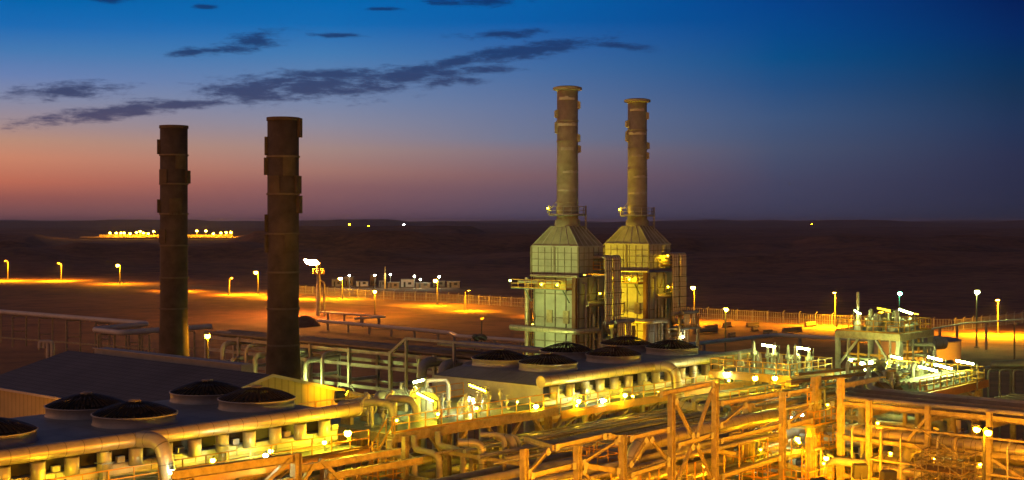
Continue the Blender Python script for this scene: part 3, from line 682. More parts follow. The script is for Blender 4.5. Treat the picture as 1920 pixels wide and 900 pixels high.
# tray frame projecting from the rack
c0 = Q(1038, 839, v=FV); zt = c0.z
A, B = (Q(983, 822, z=zt), Q(1038, 839, z=zt))
part(rack, 'beam', MB().ib(A, B, .3, .34), STEEL)
rows = [FV, 55.5, 61.0]
ts = [30, 37, 44, 51, 58, 65, 72, 79, 86, 93, 100, 107, 114, 121]
for tt in ts:
    for v in rows[1:]: part(rack, 'column', MB().ib((tt, v, 0), (tt, v, 11.3), .36), STEEL)
    for z in (11.1, 9.1, 7.1, 5.0):
        part(rack, 'cross_beam', MB().ib((tt, FV + .25, z), (tt, 61, z), .28, .34), STEEL)
for v in rows[1:]:
    for z in (10.2, 8.2): part(rack, 'long_beam', MB().ib((30, v - .02, z), (121, v - .02, z), .22, .3), STEEL)
for tt in ts[1::2]:
    part(rack, 'brace', MB().bar((tt, 55.6, 10), (tt + 3.4, 55.6, 8.3), .16), STEEL)
for i, (a, b) in enumerate(((1000, 1075), (1095, 1160), (1180, 1250), (1270, 1332), (1350, 1458), (1476, 1580))):
    p, q = Q(a, 880, v=FV + .1), Q(b, 880, v=FV + .1)
    for k in range(4):
        e = p.lerp(q, (k + .5) / 4); part(rack, 'hanger', MB().bar((e.x, FV + .35, 8.5), (e.x, FV + .35, 11.2 + .5 * (k % 2)), .07), RAIL)
# pipes on its tiers
sizes = {'upper': (11.29, [.16, .10, .26, .13, .09, .2, .12, .3, .1, .16, .08, .22]), 'middle': (9.29, [.3, .12, .18, .42, .1, .15, .24, .1, .36, .14]), 'lower': (7.29, [.22, .5, .16, .12, .34, .12, .28])}
word = lambda r: 'slim' if r < .115 else 'small' if r < .17 else 'medium' if r < .27 else 'thick' if r < .4 else 'very thick'
order = 'first second third fourth fifth sixth seventh eighth ninth tenth eleventh twelfth thirteenth fourteenth fifteenth sixteenth'.split()
for tier, (z, rs) in sizes.items():
    v = FV + .9
    for i, r in enumerate(rs):
        m = PIPED if (i * 7 + len(tier)) % 5 in (1, 3) else (CLAD if i % 3 == 0 else PIPE)
        v += r + (.22 if tier == 'upper' else .3)
        zz_ = z + r
        t1 = 87 if tier == 'upper' else random.choice((96, 110, 121))
        t0 = random.choice((28, 34, 40))
        solo('pipe', '%s pipe, %s from the front on the %s tier of the long rack' % (word(r), order[i], tier), 'pipe', MB().tube([(t0, v, zz_), (t1, v, zz_)], r, 10), m, (t0, v, zz_), 'pipes along the long pipe rack')
        v += r
random.seed(17)
for i in range(9):                                                  # slim lines on the high outriggers
    v = 54.6 + i * .72; r = [.07, .11, .06, .14, .08, .06, .12, .07, .1][i]; z = 12.35 + .03 * (i % 2)
    solo('pipe', '%s pipe, %s from the front of the slim lines above the upper tier' % (word(r), order[i]), 'pipe', MB().tube([(60 + (i * 5) % 7, v, z), (87, v, z)], r, 8), [PIPE, CLAD, PIPED][i % 3], (60, v, z), 'slim lines above the upper tier')
for tt in (62, 69, 76, 83): part(rack, 'outrigger', MB().ib((tt, 54.3, 12.12), (tt, 61.0, 12.12), .18, .24).ib((tt, 55.5, 11.3), (tt, 55.5, 12.0), .2), STEEL)
for i in range(22):                                                 # conduit drops
    tt, v = 62 + random.random() * 56, random.choice((51.2, 53.4, 56.6, 59.3)); z0 = random.choice((7.4, 9.4)); r = random.choice((.06, .09, .13, .18))
    solo('drop_pipe', '%s vertical pipe dropping between the tiers inside the long rack' % word(r), 'pipe', MB().tube([(tt - 1.6, v, z0 + 2.6), (tt, v, z0 + 2.6), (tt, v, 2)], r, 8, .4), [PIPE, CLAD, STEEL][i % 3], (tt, v, 2), 'vertical pipes inside the long rack')
for i in range(8):  # added bulbs that brighten the dark inside of the rack
    tt = 64 + i * 6.5; v = (50.6, 57.5)[i % 2]
    bulb('added sodium floodlight, %s along the inside of the long rack' % order[i], (tt, v, 10.4), 'sodium', 800, .13, 'added sodium floodlights inside the long rack')
for i, (tt, v) in enumerate(((60, 53.2), (66, 59.8), (73, 54.0), (80, 59.4))):  # added bulbs that fill the dark gaps at the near end
    bulb('added sodium floodlight, %s along the near end of the long rack' % order[i], (tt, v, 10.6), 'sodium', 900, .12, 'added sodium floodlights at the near end of the long rack')
# pipe run under the coolers
for i in range(8):
    v = 62.8 + i * 1.25; r = [.18, .3, .12, .22, .4, .15, .25, .12][i]
    solo('pipe', '%s pipe, %s from the front of the run beneath the far cooler' % (word(r), order[i]), 'pipe', MB().tube([(56, v, 9.6 + r), (112, v, 9.6 + r)], r, 10), [CLAD, PIPE, PIPED, PIPE][i % 4], (56, v, 9.6), 'pipes beneath the far cooler')
for i, tt in enumerate((60, 68, 78, 84, 90, 96, 102)):  # added bulbs that brighten the space beneath the coolers
    bulb('added floodlight, %s in the row under the cooler deck' % order[i], (tt, 63.2, 11.3), 'lime', 200, .14, 'added floodlights under the cooler deck')
for i, tt in enumerate((78, 81.5, 85, 88.5, 92, 95.5, 99, 102.5)):
    bulb('small floodlight, %s from the left on the far cooler walkway rail' % order[i], (tt, 62.5, 13.35), 'lime', 420, .11, 'small floodlights on the far walkway')
# second set beyond the crossing rack
for i, r in enumerate([.12, .2, .1, .28, .14, .09, .2, .12]):
    v = 50 + i * 1.25
    solo('pipe', '%s pipe, %s from the front on the far high tier beyond the rack column' % (word(r), order[i]), 'pipe', MB().tube([(86, v, 13.2 + r), (125, v, 13.2 + r)], r, 8), PIPED if i % 2 else PIPE, (86, v, 13), 'pipes on the far high tier')
fr = thing('support_frame', 'low steel frame carrying the far high pipe tier', 'steel frame', (95, 55, 0))
for tt in (90, 98, 106, 114, 122):
    for v in (49.6, 60.0): part(fr, 'column', MB().ib((tt, v, 0), (tt, v, 13.0), .3), STEEL)
    part(fr, 'beam', MB().ib((tt, 49.4, 13.03), (tt, 60.4, 13.03), .24, .3), STEEL)

# ------------------------------------------------------------------ near left frame in front of the near cooler
o = Q(555, 850, v=58); nf = thing('portal_frame', 'orange steel frame with tall column in front of the near cooler', 'steel frame', (o.x, o.y, 0))
part(nf, 'column', MB().ib((o.x, 58, 0), (o.x, 58, o.z), .48), STEEL)
p = Q(322, 892, v=58); part(nf, 'top_beam', MB().ib(p, (o.x - .25, 58, o.z - .25), .36, .5), STEEL)
part(nf, 'column', MB().ib((p.x + 1, 58, 0), (p.x + 1, 58, p.z - .3), .48), STEEL)
for x0, x1, z in ((p.x, o.x - .25, o.z - 1.5), (o.x + .25, o.x + 8, o.z - .9)): part(nf, 'lower_beam', MB().ib((x0, 58, z), (x1, 58, z), .3, .4), STEEL)
for a, b in (((490, 912), (543, 862)), ((600, 862), (650, 912)), ((566, 905), (590, 868))):
    part(nf, 'brace', MB().bar(Q(*a, v=58), Q(*b, v=58), .22), STEEL)
for px, y in ((615, 862), (640, 858), (668, 852), (760, 818)):
    q = Q(px, y, v=59.6); part(nf, 'post', MB().ib((q.x, q.y, 0), q, .34), STEEL)
q0, q1 = Q(618, 893, v=58), Q(792, 862, v=58)
part(nf, 'lower_beam', MB().ib(q0, q1, .3, .4), STEEL)

# ------------------------------------------------------------------ pump deck between the two coolers
dz = 13.5
dk = thing('equipment_deck', 'raised deck of gleaming yellow lit piping between the two coolers', 'platform', (64.5, 66, 0))
part(dk, 'floor', MB().box((58.6, 62.1, dz - .12), (75.2, 71.5, dz)), GRATE)
part(dk, 'edge_beam', MB().box((58.6, 61.95, dz - .55), (75.2, 62.09, dz + .03)).box((58.45, 61.95, dz - .55), (58.59, 71.5, dz + .03)), STEEL)
part(dk, 'railing', MB().rail([(58.7, 62.15, dz), (75.2, 62.15, dz)], 1.1, .032, 1.5).rail([(58.7, 71.4, dz), (75, 71.4, dz)], 1.1, .032, 1.5), RAIL)
for tt in (59, 64, 69.6, 74.5):
    for v in (62.4, 71): part(dk, 'column', MB().ib((tt, v, 0), (tt, v, dz - .56), .42), STEEL)
    for e in (1, -1): part(dk, 'knee_brace', MB().bar((tt + .2 * e, 62.3, dz - 2.2), (tt + 1.7 * e, 62.3, dz - .6), .22), STEEL)
random.seed(5)
for i, tt in enumerate((59.6, 63.4, 67.2, 71.4)): bulb('added small floodlight, %s from the left on the equipment deck railing' % order[i], (tt, 62.7, dz + .75), 'lime', 330, .11, 'added small floodlights on the equipment deck', .75)  # added bulbs that yellow and brighten the deck piping
def flange(mb, p, r, ax=2):
    d = V((0, 0, .06)) if ax == 2 else V((0, .06, 0)) if ax == 1 else V((.06, 0, 0))
    mb.tube([V(p) - d, V(p) + d], r, 12); return mb
for i, (tt, v) in enumerate(((60.5, 64.3), (62.8, 64.5), (65.2, 64.7))):
    a = thing('arched_pipe', '%s big arched pipe bending down into the lit equipment deck' % ['left', 'middle', 'right'][i], 'pipe', (tt, v, dz), 'arched pipes on the equipment deck')
    part(a, 'bend', MB().tube([(tt - .8, v + 1.7, dz + 1.6), (tt + .3, v + .1, dz + 1.6), (tt + .3, v, dz + .1)], .25, 14, .85), PIPE)
    mb = MB(); flange(mb, (tt + .3, v, dz + .6), .38); flange(mb, (tt + .3, v, dz + .42), .38); flange(mb, (tt - .7, v + 1.56, dz + 1.6), .36, 1); part(a, 'flange', mb, EQUIP)
    part(a, 'support_post', MB().tube([(tt - .5, v + 1.2, dz), (tt - .5, v + 1.2, dz + 1.4)], .17, 10).cbox((tt - .5, v + 1.2, dz + .05), .7, .7, .1), EQUIP)
    mb = MB().tube([(tt - .6, v + 1.4, dz + 1.7), (tt - .6, v + 1.4, dz + 2.2)], .07, 8); flange(mb, (tt - .6, v + 1.4, dz + 2.05), .16); part(a, 'vent_stub', mb, EQUIP)
for i, (tt, v, L, r) in enumerate(((60.6, 67.6, 3.2, .62), (65.6, 69.4, 3.2, .6))):
    a = thing('heat_exchanger', ['left', 'right'][i] + ' fat horizontal drum lying on the lit equipment deck', 'heat exchanger', (tt, v, dz), 'drums on the equipment deck')
    part(a, 'shell', MB().tube([(tt - L / 2, v, dz + 1.0), (tt - L / 2 + .3, v, dz + 1.0), (tt + L / 2 - .3, v, dz + 1.0), (tt + L / 2, v, dz + 1.0)], [r * .55, r, r, r * .55], 18), CLAD)
    mb = MB(); flange(mb, (tt + L / 2 - .7, v, dz + 1.0), r * 1.14, 0); flange(mb, (tt + L / 2 - .5, v, dz + 1.0), r * 1.14, 0); part(a, 'flange', mb, EQUIP)
    for e in (-.9, .9): part(a, 'saddle', MB().cbox((tt + e, v, dz + .25), .3, 1.0, .5), STEEL)
    part(a, 'nozzle', MB().tube([(tt + .8, v, dz + 1.4), (tt + .8, v, dz + 2.0)], .14, 10), PIPE)
p = Q(800, 740, D=95)
a = thing('vertical_vessel', 'tall vessel with curved top pipe under the upper tube light', 'vessel', (67.6, 68.0, dz))
part(a, 'shell', MB().lathe((67.6, 68.0, dz), [(.5, 0), (.5, 1.4), (.4, 1.65), (.2, 1.75), (.02, 1.8)], 16), EQUIP)
part(a, 'top_pipe', MB().tube([(67.6, 68.0, dz + 1.7), (67.6, 68.0, dz + 2.2), (69.0, 67.2, dz + 2.2), (69.0, 67.2, dz + .2)], .17, 10, .5), PIPE)
for i in range(5):
    tt, v = 66.6 + i * .62, 63.3 + (i % 2) * .4
    a = thing('valve_pipe', '%s slim gooseneck valve pipe in the row beside the far cooler end' % order[i], 'valve', (tt, v, dz), 'gooseneck valve pipes on the equipment deck')
    part(a, 'neck', MB().tube([(tt, v, dz), (tt, v, dz + 1.15 + .1 * (i % 3)), (tt + .15, v + .7, dz + 1.15 + .1 * (i % 3)), (tt + .15, v + .7, dz + .3)], .11, 8, .3), PIPE)
    part(a, 'bonnet', MB().lathe((tt, v, dz + 1.15), [(.15, 0), (.18, .18), (.07, .28), (.04, .5), (.13, .52), (.13, .56), (.02, .57)], 10), EQUIP)
    mb = MB(); flange(mb, (tt, v, dz + .7), .2); flange(mb, (tt, v, dz + .4), .2); part(a, 'flange', mb, EQUIP)
for i in range(16):
    tt, v = 59.5 + random.random() * 14.5, 63.2 + random.random() * 5.5
    h = random.uniform(.35, .8); k = solo('valve', 'small hand valve standing among the pipes on the lit equipment deck', 'valve',
         MB().tube([(tt, v, dz), (tt, v, dz + h)], .09, 8).lathe((tt, v, dz + h), [(.16, 0), (.2, .2), (.06, .3), (.05, .5), (.24, .52), (.24, .56), (.02, .57)], 10).cbox((tt, v, dz + .1), .35, .35, .2), EQUIP, (tt, v, dz), 'small hand valves on the equipment deck')
for i, (tt, off) in enumerate(((57.6, 1.9), (59.8, 1.9), (62.0, 1.9))):
    z = 13.1 - .05 * i
    solo('offset_pipe', '%s stepped pipe dropping from under the equipment deck to the rack' % ['left', 'middle', 'right'][i], 'pipe',
         MB().tube([(tt + .3, 61.6, dz - .2), (tt + .3, 61.6, z - .6), (tt + .7, 61.6 - off, z - .8), (tt + .7, 61.6 - off, 5)], .21, 12, .6), PIPE, (tt, 61, 5), 'stepped pipes below the equipment deck')
for i, (px, y, r) in enumerate(((905, 830, .26), (946, 815, .17), (962, 822, .27), (974, 820, .15))):
    q = Q(px, y, v=57.5); solo('riser_pipe', ['bent elbow riser pipe left of the rack corner', 'slim left riser of the three beside the rack corner', 'thick clad riser between two slim ones at the rack corner', 'slim right riser of the three beside the rack corner'][i], 'pipe',
        MB().tube([(q.x - (1.0 if i < 2 else .2), q.y + 1.2, q.z), (q.x, q.y, q.z), (q.x, q.y, 3)], r, 12, .7), CLAD if r > .2 else PIPE, (q.x, q.y, 3), 'riser pipes at the rack corner')
q = Q(1010, 900, v=52); 
solo('large_duct', 'very thick clad pipe curving down between the truss columns', 'pipe', MB().tube([(88, 51.5, 12.6), (70.5, 51.3, 12.6), (69.6, 51.2, 11.9), (69.6, 51.2, 6)], .5, 16, 1.2), CLAD, (70, 51, 6))
q = Q(1290, 812, v=55); solo('loop_pipe', 'clad pipe with a rounded loop behind the crossed braces', 'pipe',
     MB().tube([Q(1232, 810, v=56), Q(1262, 803, v=56), Q(1290, 797, v=55), Q(1291, 880, v=55)], .4, 14, 1.0), CLAD, q)
q = Q(1405, 880, v=53); solo('elbow_pipe', 'thick elbow pipe running right behind the tall slim tower', 'pipe', MB().tube([Q(1412, 860, v=54), Q(1424, 826, v=54), Q(1535, 802, v=54)], .48, 14, 1.3), PIPE, q)
# stair and caged ladder left of the deck
st_ = thing('steel_stair', 'steep steel stair with handrails climbing to the equipment deck', 'stair', (57.6, 62.3, 11))
mb = MB()
for e in (0, .8): mb.bar((56.2, 61.6 + e, 10.9), (58.5, 61.6 + e, dz), .08, .25)
for k in range(10): mb.box((56.25 + k * .23, 61.62, 11.0 + k * .26), (56.5 + k * .23, 62.36, 11.04 + k * .26))
part(st_, 'flight', mb, STEEL)
mb = MB()
for e in (0, .8):
    mb.bar((56.2, 61.6 + e, 11.9), (58.5, 61.6 + e, dz + 1), .06)
    for k in range(4): mb.bar((56.3 + k * .7, 61.6 + e, 11.0 + k * .8), (56.3 + k * .7, 61.6 + e, 12.0 + k * .8), .05)
part(st_, 'handrail', mb, RAIL)

def ladder_platform(label, tt, v, zp, ztop, w=1.5, cage=True):
    a = thing('ladder_platform', label, 'platform', (tt, v, zp), 'small platforms with ladders')
    part(a, 'floor', MB().box((tt - w, v - w * .8, zp - .1), (tt + w, v + w * .8, zp)), GRATE)
    part(a, 'railing', MB().rail([(tt - w, v + w * .8, zp), (tt - w, v - w * .8, zp), (tt + w, v - w * .8, zp), (tt + w, v + w * .8, zp)], 1.1, .03, 1.0), RAIL)
    mb = MB()
    for e in (-.22, .22): mb.bar((tt - .6 + e, v, zp - 3), (tt - .6 + e, v, ztop), .07)
    k = zp - 3
    while k < ztop: mb.bar((tt - .82, v, k), (tt - .38, v, k), .045); k += .32
    part(a, 'ladder', mb, RAIL)
    if cage:
        mb = MB(); k = zp + 2
        while k < ztop:
            for j in range(8):
                g, g2 = math.pi * 2 * j / 8, math.pi * 2 * (j + 1) / 8
                mb.bar((tt - .6 + .42 * math.cos(g), v - .35 + .42 * math.sin(g), k), (tt - .6 + .42 * math.cos(g2), v - .35 + .42 * math.sin(g2), k), .05)
            k += .8
        part(a, 'cage', mb, RAIL)
    return a
ladder_platform('caged ladder platform below the stair at the near cooler end', 56.4, 60.6, 11.0, 13.6, 1.2)
def tower(label, px, y, yp, v):
    q = Q(px, y, v=v); pz = Q(px, yp, v=v).z; ztop = q.z
    a = thing('ladder_tower', label, 'steel tower', (q.x, q.y, 0), 'slim steel towers with ladders')
    part(a, 'column', MB().ib((q.x, q.y, 0), (q.x, q.y, ztop), .42), STEEL); part(a, 'column', MB().ib((q.x + .75, q.y, 0), (q.x + .75, q.y, ztop), .26), STEEL)
    part(a, 'conduit', MB().tube([(q.x + 1.25, q.y - .2, pz), (q.x + 1.25, q.y - .2, ztop - .9), (q.x + .2, q.y - .2, ztop - .9)], .1, 8, .3), PIPE)
    part(a, 'floor', MB().box((q.x - 1.9, q.y - 1.0, pz - .1), (q.x + 1.7, q.y + 1.0, pz)), GRATE)
    part(a, 'railing', MB().rail([(q.x - 1.9, q.y + 1, pz), (q.x - 1.9, q.y - 1.0, pz), (q.x + 1.7, q.y - 1.0, pz), (q.x + 1.7, q.y + 1, pz)], 1.1, .032, .9), RAIL)
    mb = MB()
    for e in (-1.25, -.75): mb.bar((q.x + e, q.y - .1, pz - 2.5), (q.x + e, q.y - .1, ztop - .5), .07)
    k = pz - 2.5
    while k < ztop - .5: mb.bar((q.x - 1.25, q.y - .1, k), (q.x - .75, q.y - .1, k), .05); k += .33
    part(a, 'ladder', mb, RAIL)
    part(a, 'bracket', MB().bar((q.x, q.y - .3, pz - 1.5), (q.x + 1.6, q.y - .3, pz - .15), .14), STEEL)
    part(a, 'pull_box', MB().cbox((q.x + 1.3, q.y - .45, pz + .75), .5, .35, .7), EQUIP)
    bulb('floodlight on the railing of %s' % label.split(' ladder')[0].replace('slim', 'the slim'), (q.x + .3, q.y - .95, pz + 1.45), 'yellow', 170, .13, drop=1.45)
    return a
tower('slim near ladder tower with low platform beside the truss', 1401, 758, 878, 52)
tower('slim tall ladder tower with platform left of the crossing rack', 1527, 706, 793, 50)
tower('slim low ladder tower at the bottom edge', 1518, 820, 905, 47)

for i, (px, y, v) in enumerate(((1440, 822, 52), (1548, 838, 49.5), (1425, 892, 51), (1600, 880, 50), (1120, 868, 53), (1215, 845, 54))):
    q = Q(px, y, v=v); ladder_platform('small railed ladder platform, %s inside the orange rack' % order[i], q.x, q.y, q.z, q.z + 1.2, 1.1, False)
# stored equipment lying on the dark ground behind the valve platform
random.seed(9)
for i in range(10):
    q = Q(random.uniform(1300, 1540), random.uniform(612, 640), z=0); L = random.uniform(3, 8); a = random.uniform(-.3, .3)
    d = V((math.cos(a), math.sin(a), 0))
    a_ = thing('stored_pipes', 'dark bundle of stored pipes lying on the ground behind the valve platform', 'pipe bundle', q, 'stored pipe bundles')
    part(a_, 'pipe_stack', MB().tube([q + V((0, 0, .5)), q + d * L + V((0, 0, .5))], .3, 8).tube([q + V((.5, .5, .5)), q + d * L + V((.5, .5, .5))], .3, 8).tube([q + V((.25, .25, 1.0)), q + d * L + V((.25, .25, 1.0))], .3, 8), PIPED)
    part(a_, 'bearer', MB().cbox(q + d * .6 + V((.2, .2, .1)), .3, 1.6, .2).cbox(q + d * (L - .6) + V((.2, .2, .1)), .3, 1.6, .2), CONC)
# ------------------------------------------------------------------ valve platform beyond the far cooler
vz = 14.4
vp = thing('valve_platform', 'railed platform of upright relief valves beyond the far cooler', 'platform', (99, 58, 0))
part(vp, 'floor', MB().box((96, 54.8, vz - .12), (103.2, 62.5, vz)), GRATE)
part(vp, 'edge_beam', MB().box((95.85, 54.65, vz - .5), (103.2, 54.79, vz + .03)).box((95.85, 54.8, vz - .5), (95.99, 62.5, vz + .03)), RAIL)
part(vp, 'railing', MB().rail([(103.1, 62.4, vz), (96.05, 62.4, vz), (96.05, 54.85, vz), (103.1, 54.85, vz), (103.1, 62.4, vz)], 1.1, .04, 1.2), RAIL)
for tt in (96.4, 102.8):
    for v in (55.2, 62): part(vp, 'column', MB().ib((tt, v, 0), (tt, v, vz - .51), .34), STEEL)
for e, g in ((96.6, 99), (102.6, 100.4)): part(vp, 'knee_brace', MB().bar((e, 55.2, 12), (g, 55, vz - .5), .2), STEEL)
for i in range(9):
    tt, v = 97.2 + (i % 3) * 2.3, 56.3 + (i // 3) * 2.0
    h = .8 + .35 * ((i * 5) % 3)
    a = thing('relief_valve', 'upright relief valve, %s row and %s place on the railed valve platform' % (order[i // 3], order[i % 3]), 'valve', (tt, v, vz), 'relief valves on the valve platform')
    part(a, 'body', MB().lathe((tt, v, vz), [(.2, 0), (.2, .15), (.12, .2), (.12, h - .3), (.26, h - .25), (.26, h), (.15, h + .1), (.12, h + .75), (.06, h + .95), (.01, h + .96)], 10), EQUIP)
    part(a, 'outlet', MB().tube([(tt, v, vz + h), (tt + .6, v, vz + h), (tt + .6, v, vz)], .12, 8, .25), PIPE)
sw = thing('lower_walkway', 'narrow railed walkway below the far cooler end with bright floodlights', 'walkway', (90, 55.5, 0))
wz = 13.25
part(sw, 'floor', MB().box((85.5, 53.8, wz - .1), (95.7, 56.6, wz)), GRATE)
part(sw, 'edge_beam', MB().box((85.5, 53.66, wz - .4), (95.7, 53.79, wz + .03)), RAIL)
part(sw, 'railing', MB().rail([(85.5, 53.85, wz), (95.6, 53.85, wz), (95.6, 56.5, wz)], 1.1, .035, 1.2), RAIL)
for tt in (86, 91, 95.4): part(sw, 'column', MB().ib((tt, 54.1, 0), (tt, 54.1, wz - .41), .3), STEEL)

# ------------------------------------------------------------------ crossing rack on the right
r2 = thing('pipe_rack', 'orange lit pipe rack crossing the lower right with dark pipes on top', 'pipe rack', (91.5, 36, 0))
T0, T1 = 88.0, 96.0
vs_ = [24.5, 30.3, 35.2, 39.5, 43.9]
zt = 13.95
for i, v in enumerate(vs_):
    part(r2, 'column', MB().ib((T0, v, 0), (T0, v, 14.35), .35, .35), STEEL)
    part(r2, 'column', MB().ib((T1, v, 0), (T1, v, 13.9), .36, .36), STEEL)
    for z in (13.4, 11.1, 8.6, 6.4): part(r2, 'cross_beam', MB().ib((T0 + .22, v, z), (T1 - .2, v, z), .28, .36), STEEL)
part(r2, 'column', MB().ib((T0, 46.1, 0), (T0, 46.1, 15.8), .42), STEEL)
part(r2, 'column', MB().ib((T0 + 3.5, 46.1, 0), (T0 + 3.5, 46.1, 13.4), .32), STEEL)
for v0_, v1_ in zip(vs_, vs_[1:] + [46.1]):
    a, b = v0_ + .21, v1_ - .21
    part(r2, 'top_beam', MB().ib((T0, a, zt), (T0, b, zt), .24, .32), STEEL)
    for z in (11.5, 8.75): part(r2, 'long_beam', MB().ib((T0, a, z), (T0, b, z), .24, .32), STEEL)
    for z in (12.7, 9.7): part(r2, 'long_beam', MB().ib((T1, a, z), (T1, b, z), .3, .4), STEEL)
for y0, z0, y1, z1 in ((30.5, 8.9, 35.0, 11.2), (35.4, 8.0, 36.8, 10.0), (39.7, 13.4, 41.0, 11.8)): part(r2, 'brace', MB().bar((T0, y0, z0), (T0, y1, z1), .2), STEEL)
for z, e in ((13.6, 8), (15.2, 6)): part(r2, 'corner_beam', MB().ib((T0 + .2, 46.1, z), (T0 + e, 46.1, z), .3, .36), STEEL)
random.seed(21)
tt = T0 + .7
for i, r in enumerate([.2, .12, .26, .1, .18, .3, .12, .22, .1, .26]):
    tt += r + .16
    solo('pipe', '%s dark pipe, %s from the front on top of the crossing rack' % (word(r), order[i]), 'pipe', MB().tube([(tt, 22, 14.02 + r), (tt, 46.5 + .5 * (i % 3), 14.02 + r), (tt + 3.2, 48.5, 14.6 + r)], r, 10, 1), PIPED if i % 3 else PIPE, (tt, 46, 14), 'pipes on top of the crossing rack')
    tt += r
for i, (z, dt, r) in enumerate(((11.1, .9, .48), (11.0, 2.2, .2), (11.0, 3.2, .3), (11.0, 4.6, .16), (8.9, 1.0, .34), (8.9, 2.3, .55), (8.9, 4.2, .25), (8.9, 5.6, .4), (6.6, 1.6, .5), (6.6, 3.8, .3))):
    tt = T0 + dt
    solo('pipe', '%s pipe, %s from the front on the %s level inside the crossing rack' % (word(r), order[[0, 1, 2, 3, 0, 1, 2, 3, 0, 1][i]], ['upper', 'middle', 'bottom'][(11.2 > z > 10) * 0 + (10 > z > 8) * 1 + (z < 8) * 2]), 'pipe', MB().tube([(tt, 22, z + .2 + r), (tt, 45.4, z + .2 + r)], r, 12), CLAD if r > .3 else PIPE, (tt, 45, z), 'pipes inside the crossing rack')
for i, v in enumerate((41.9, 40.6)):
    solo('offset_pipe', '%s bent pipe dropping from the upper level inside the crossing rack' % ['left', 'right'][i], 'pipe', MB().tube([(T0 + 4.5, v - 1.0, 11.0), (T0 + 1.6, v - .3, 11.0), (T0 + 1.0, v, 9.6), (T0 + 1.0, v, 5)], .4, 12, .9), PIPE, (T0, v, 5), 'bent pipes inside the crossing rack')
solo('offset_pipe', 'square elbow pipe left of the crossing rack at the bottom', 'pipe', MB().tube([(T0 - .8, 46.5, 6), (T0 - .8, 46.5, 9.9), (T0 - .8, 44.2, 9.9), (T0 + 2, 44.2, 9.9)], .3, 12, .6), PIPE, (T0, 46, 6))
for i, v in enumerate((45.0, 42.8, 41.3, 38.6, 37.4, 33.8, 31.5, 28.0)):
    r = (.08, .12, .06, .1, .14, .08, .1, .12)[i]
    solo('drop_pipe', '%s vertical pipe, %s from the left in front of the crossing rack' % (word(r), order[i]), 'pipe', MB().tube([(T0 + 2, v, 12.4), (T0 - .45, v, 12.4), (T0 - .45, v, 3)], r, 8, .4), [PIPE, STEEL, CLAD][i % 3], (T0, v, 3), 'vertical pipes before the crossing rack')
for z in (10.2, 12.6): part(r2, 'cable_tray', MB().box((T0 - .5, 24.5, z), (T0 - .28, 43.7, z + .13)), STEEL)
for i in range(6): bulb('added sodium floodlight, %s along the inside of the crossing rack' % order[i], (T0 + 2.6, 27 + i * 3.3, 10.3), 'sodium', 650, .13, 'added sodium floodlights inside the crossing rack')  # added bulbs that brighten the crossing rack from within
street_lamp('added tall sodium mast at the outer end of the crossing rack', (91, 18, 0), 19, 'sodium', 2400, sz=1.0, group='added plant road lamps')  # added mast beyond the right edge of view, lights the rack-top pipes
# inclined trays climbing off it
for i, (a, b) in enumerate((((1646, 686), (1686, 731)), ((1634, 700), (1674, 738)))):
    p, q = Q(*a, t=103 - i * 2), Q(*b, t=98.5 - i * 2)
    solo('cable_tray', ['upper', 'lower'][i] + ' brown inclined cable tray dropping onto the crossing rack', 'cable tray', MB().bar(p, q, .55, .2).bar(p + V((-9, 2.5, -.1)), p, .55, .2), mat('tray steel', (.2, .12, .07), .7), q, 'inclined cable trays')
# scaffold tower in front of the rack
sc = thing('scaffold', 'tube scaffold tower standing in front of the crossing rack', 'scaffold', (86.3, 38, 0))
mb = MB(); v0_, v1_ = 35.9, 39.2; nv, ntt = 5, 3
for i in range(nv):
    for j in range(ntt): mb.tube([(85.2 + j * 1.1, v0_ + i * (v1_ - v0_) / (nv - 1), 0), (85.2 + j * 1.1, v0_ + i * (v1_ - v0_) / (nv - 1), 11.3 + .5 * ((i * 3 + j) % 3))], .035, 6)
part(sc, 'standard', mb, PIPED, kind='stuff')
mb = MB(); z = 1.0; k = 0
while z < 11.8:
    for j in range(ntt): mb.tube([(85.2 + j * 1.1, v0_ - .3, z), (85.2 + j * 1.1, v1_ + .3, z + random.uniform(-.05, .05))], .035, 6)
    for i in range(nv): mb.tube([(84.9, v0_ + i * (v1_ - v0_) / (nv - 1), z + .05), (87.6, v0_ + i * (v1_ - v0_) / (nv - 1), z + .05)], .035, 6)
    if k % 2: mb.tube([(85.2, v0_, z), (85.2, v1_, z + 1.8)], .035, 6)
    z += .62; k += 1
part(sc, 'ledger', mb, PIPED, kind='stuff')
part(sc, 'board', MB().box((85.2, v0_, 8.0), (87.2, v1_, 8.06)).box((85.2, v0_, 10.4), (87.2, v1_, 10.46)), mat('scaffold board', (.25, .16, .08), .8))

# ------------------------------------------------------------------ module tower and process deck, right
c = Q(1685, 627, D=120); tx, vx, zx = c.x, c.y, c.z
md = thing('process_module', 'pale green lit steel module tower topped with valves', 'process module', (tx + 3.3, vx + 3, 0))
WX, VX = 6.9, 6.2
part(md, 'deck', MB().box((tx - .1, vx - .1, zx - .12), (tx + WX, vx + VX, zx)), GRATE)
part(md, 'edge_beam', MB().box((tx - .25, vx - .25, zx - .6), (tx + WX, vx - .11, zx + .03)).box((tx - .25, vx - .1, zx - .6), (tx - .11, vx + VX, zx + .03)), STEEL)
for a in (0, WX - .2):
    for b in (0, VX - .2): part(md, 'column', MB().ib((tx + a, vx + b, 0), (tx + a, vx + b, zx - .61), .38), GALV)
for z in (13.0, 9.8):
    part(md, 'beam', MB().ib((tx, vx + .25, z), (tx, vx + VX - .45, z), .26, .36), GALV); part(md, 'beam', MB().ib((tx + .25, vx, z), (tx + WX - .45, vx, z), .26, .36), GALV)
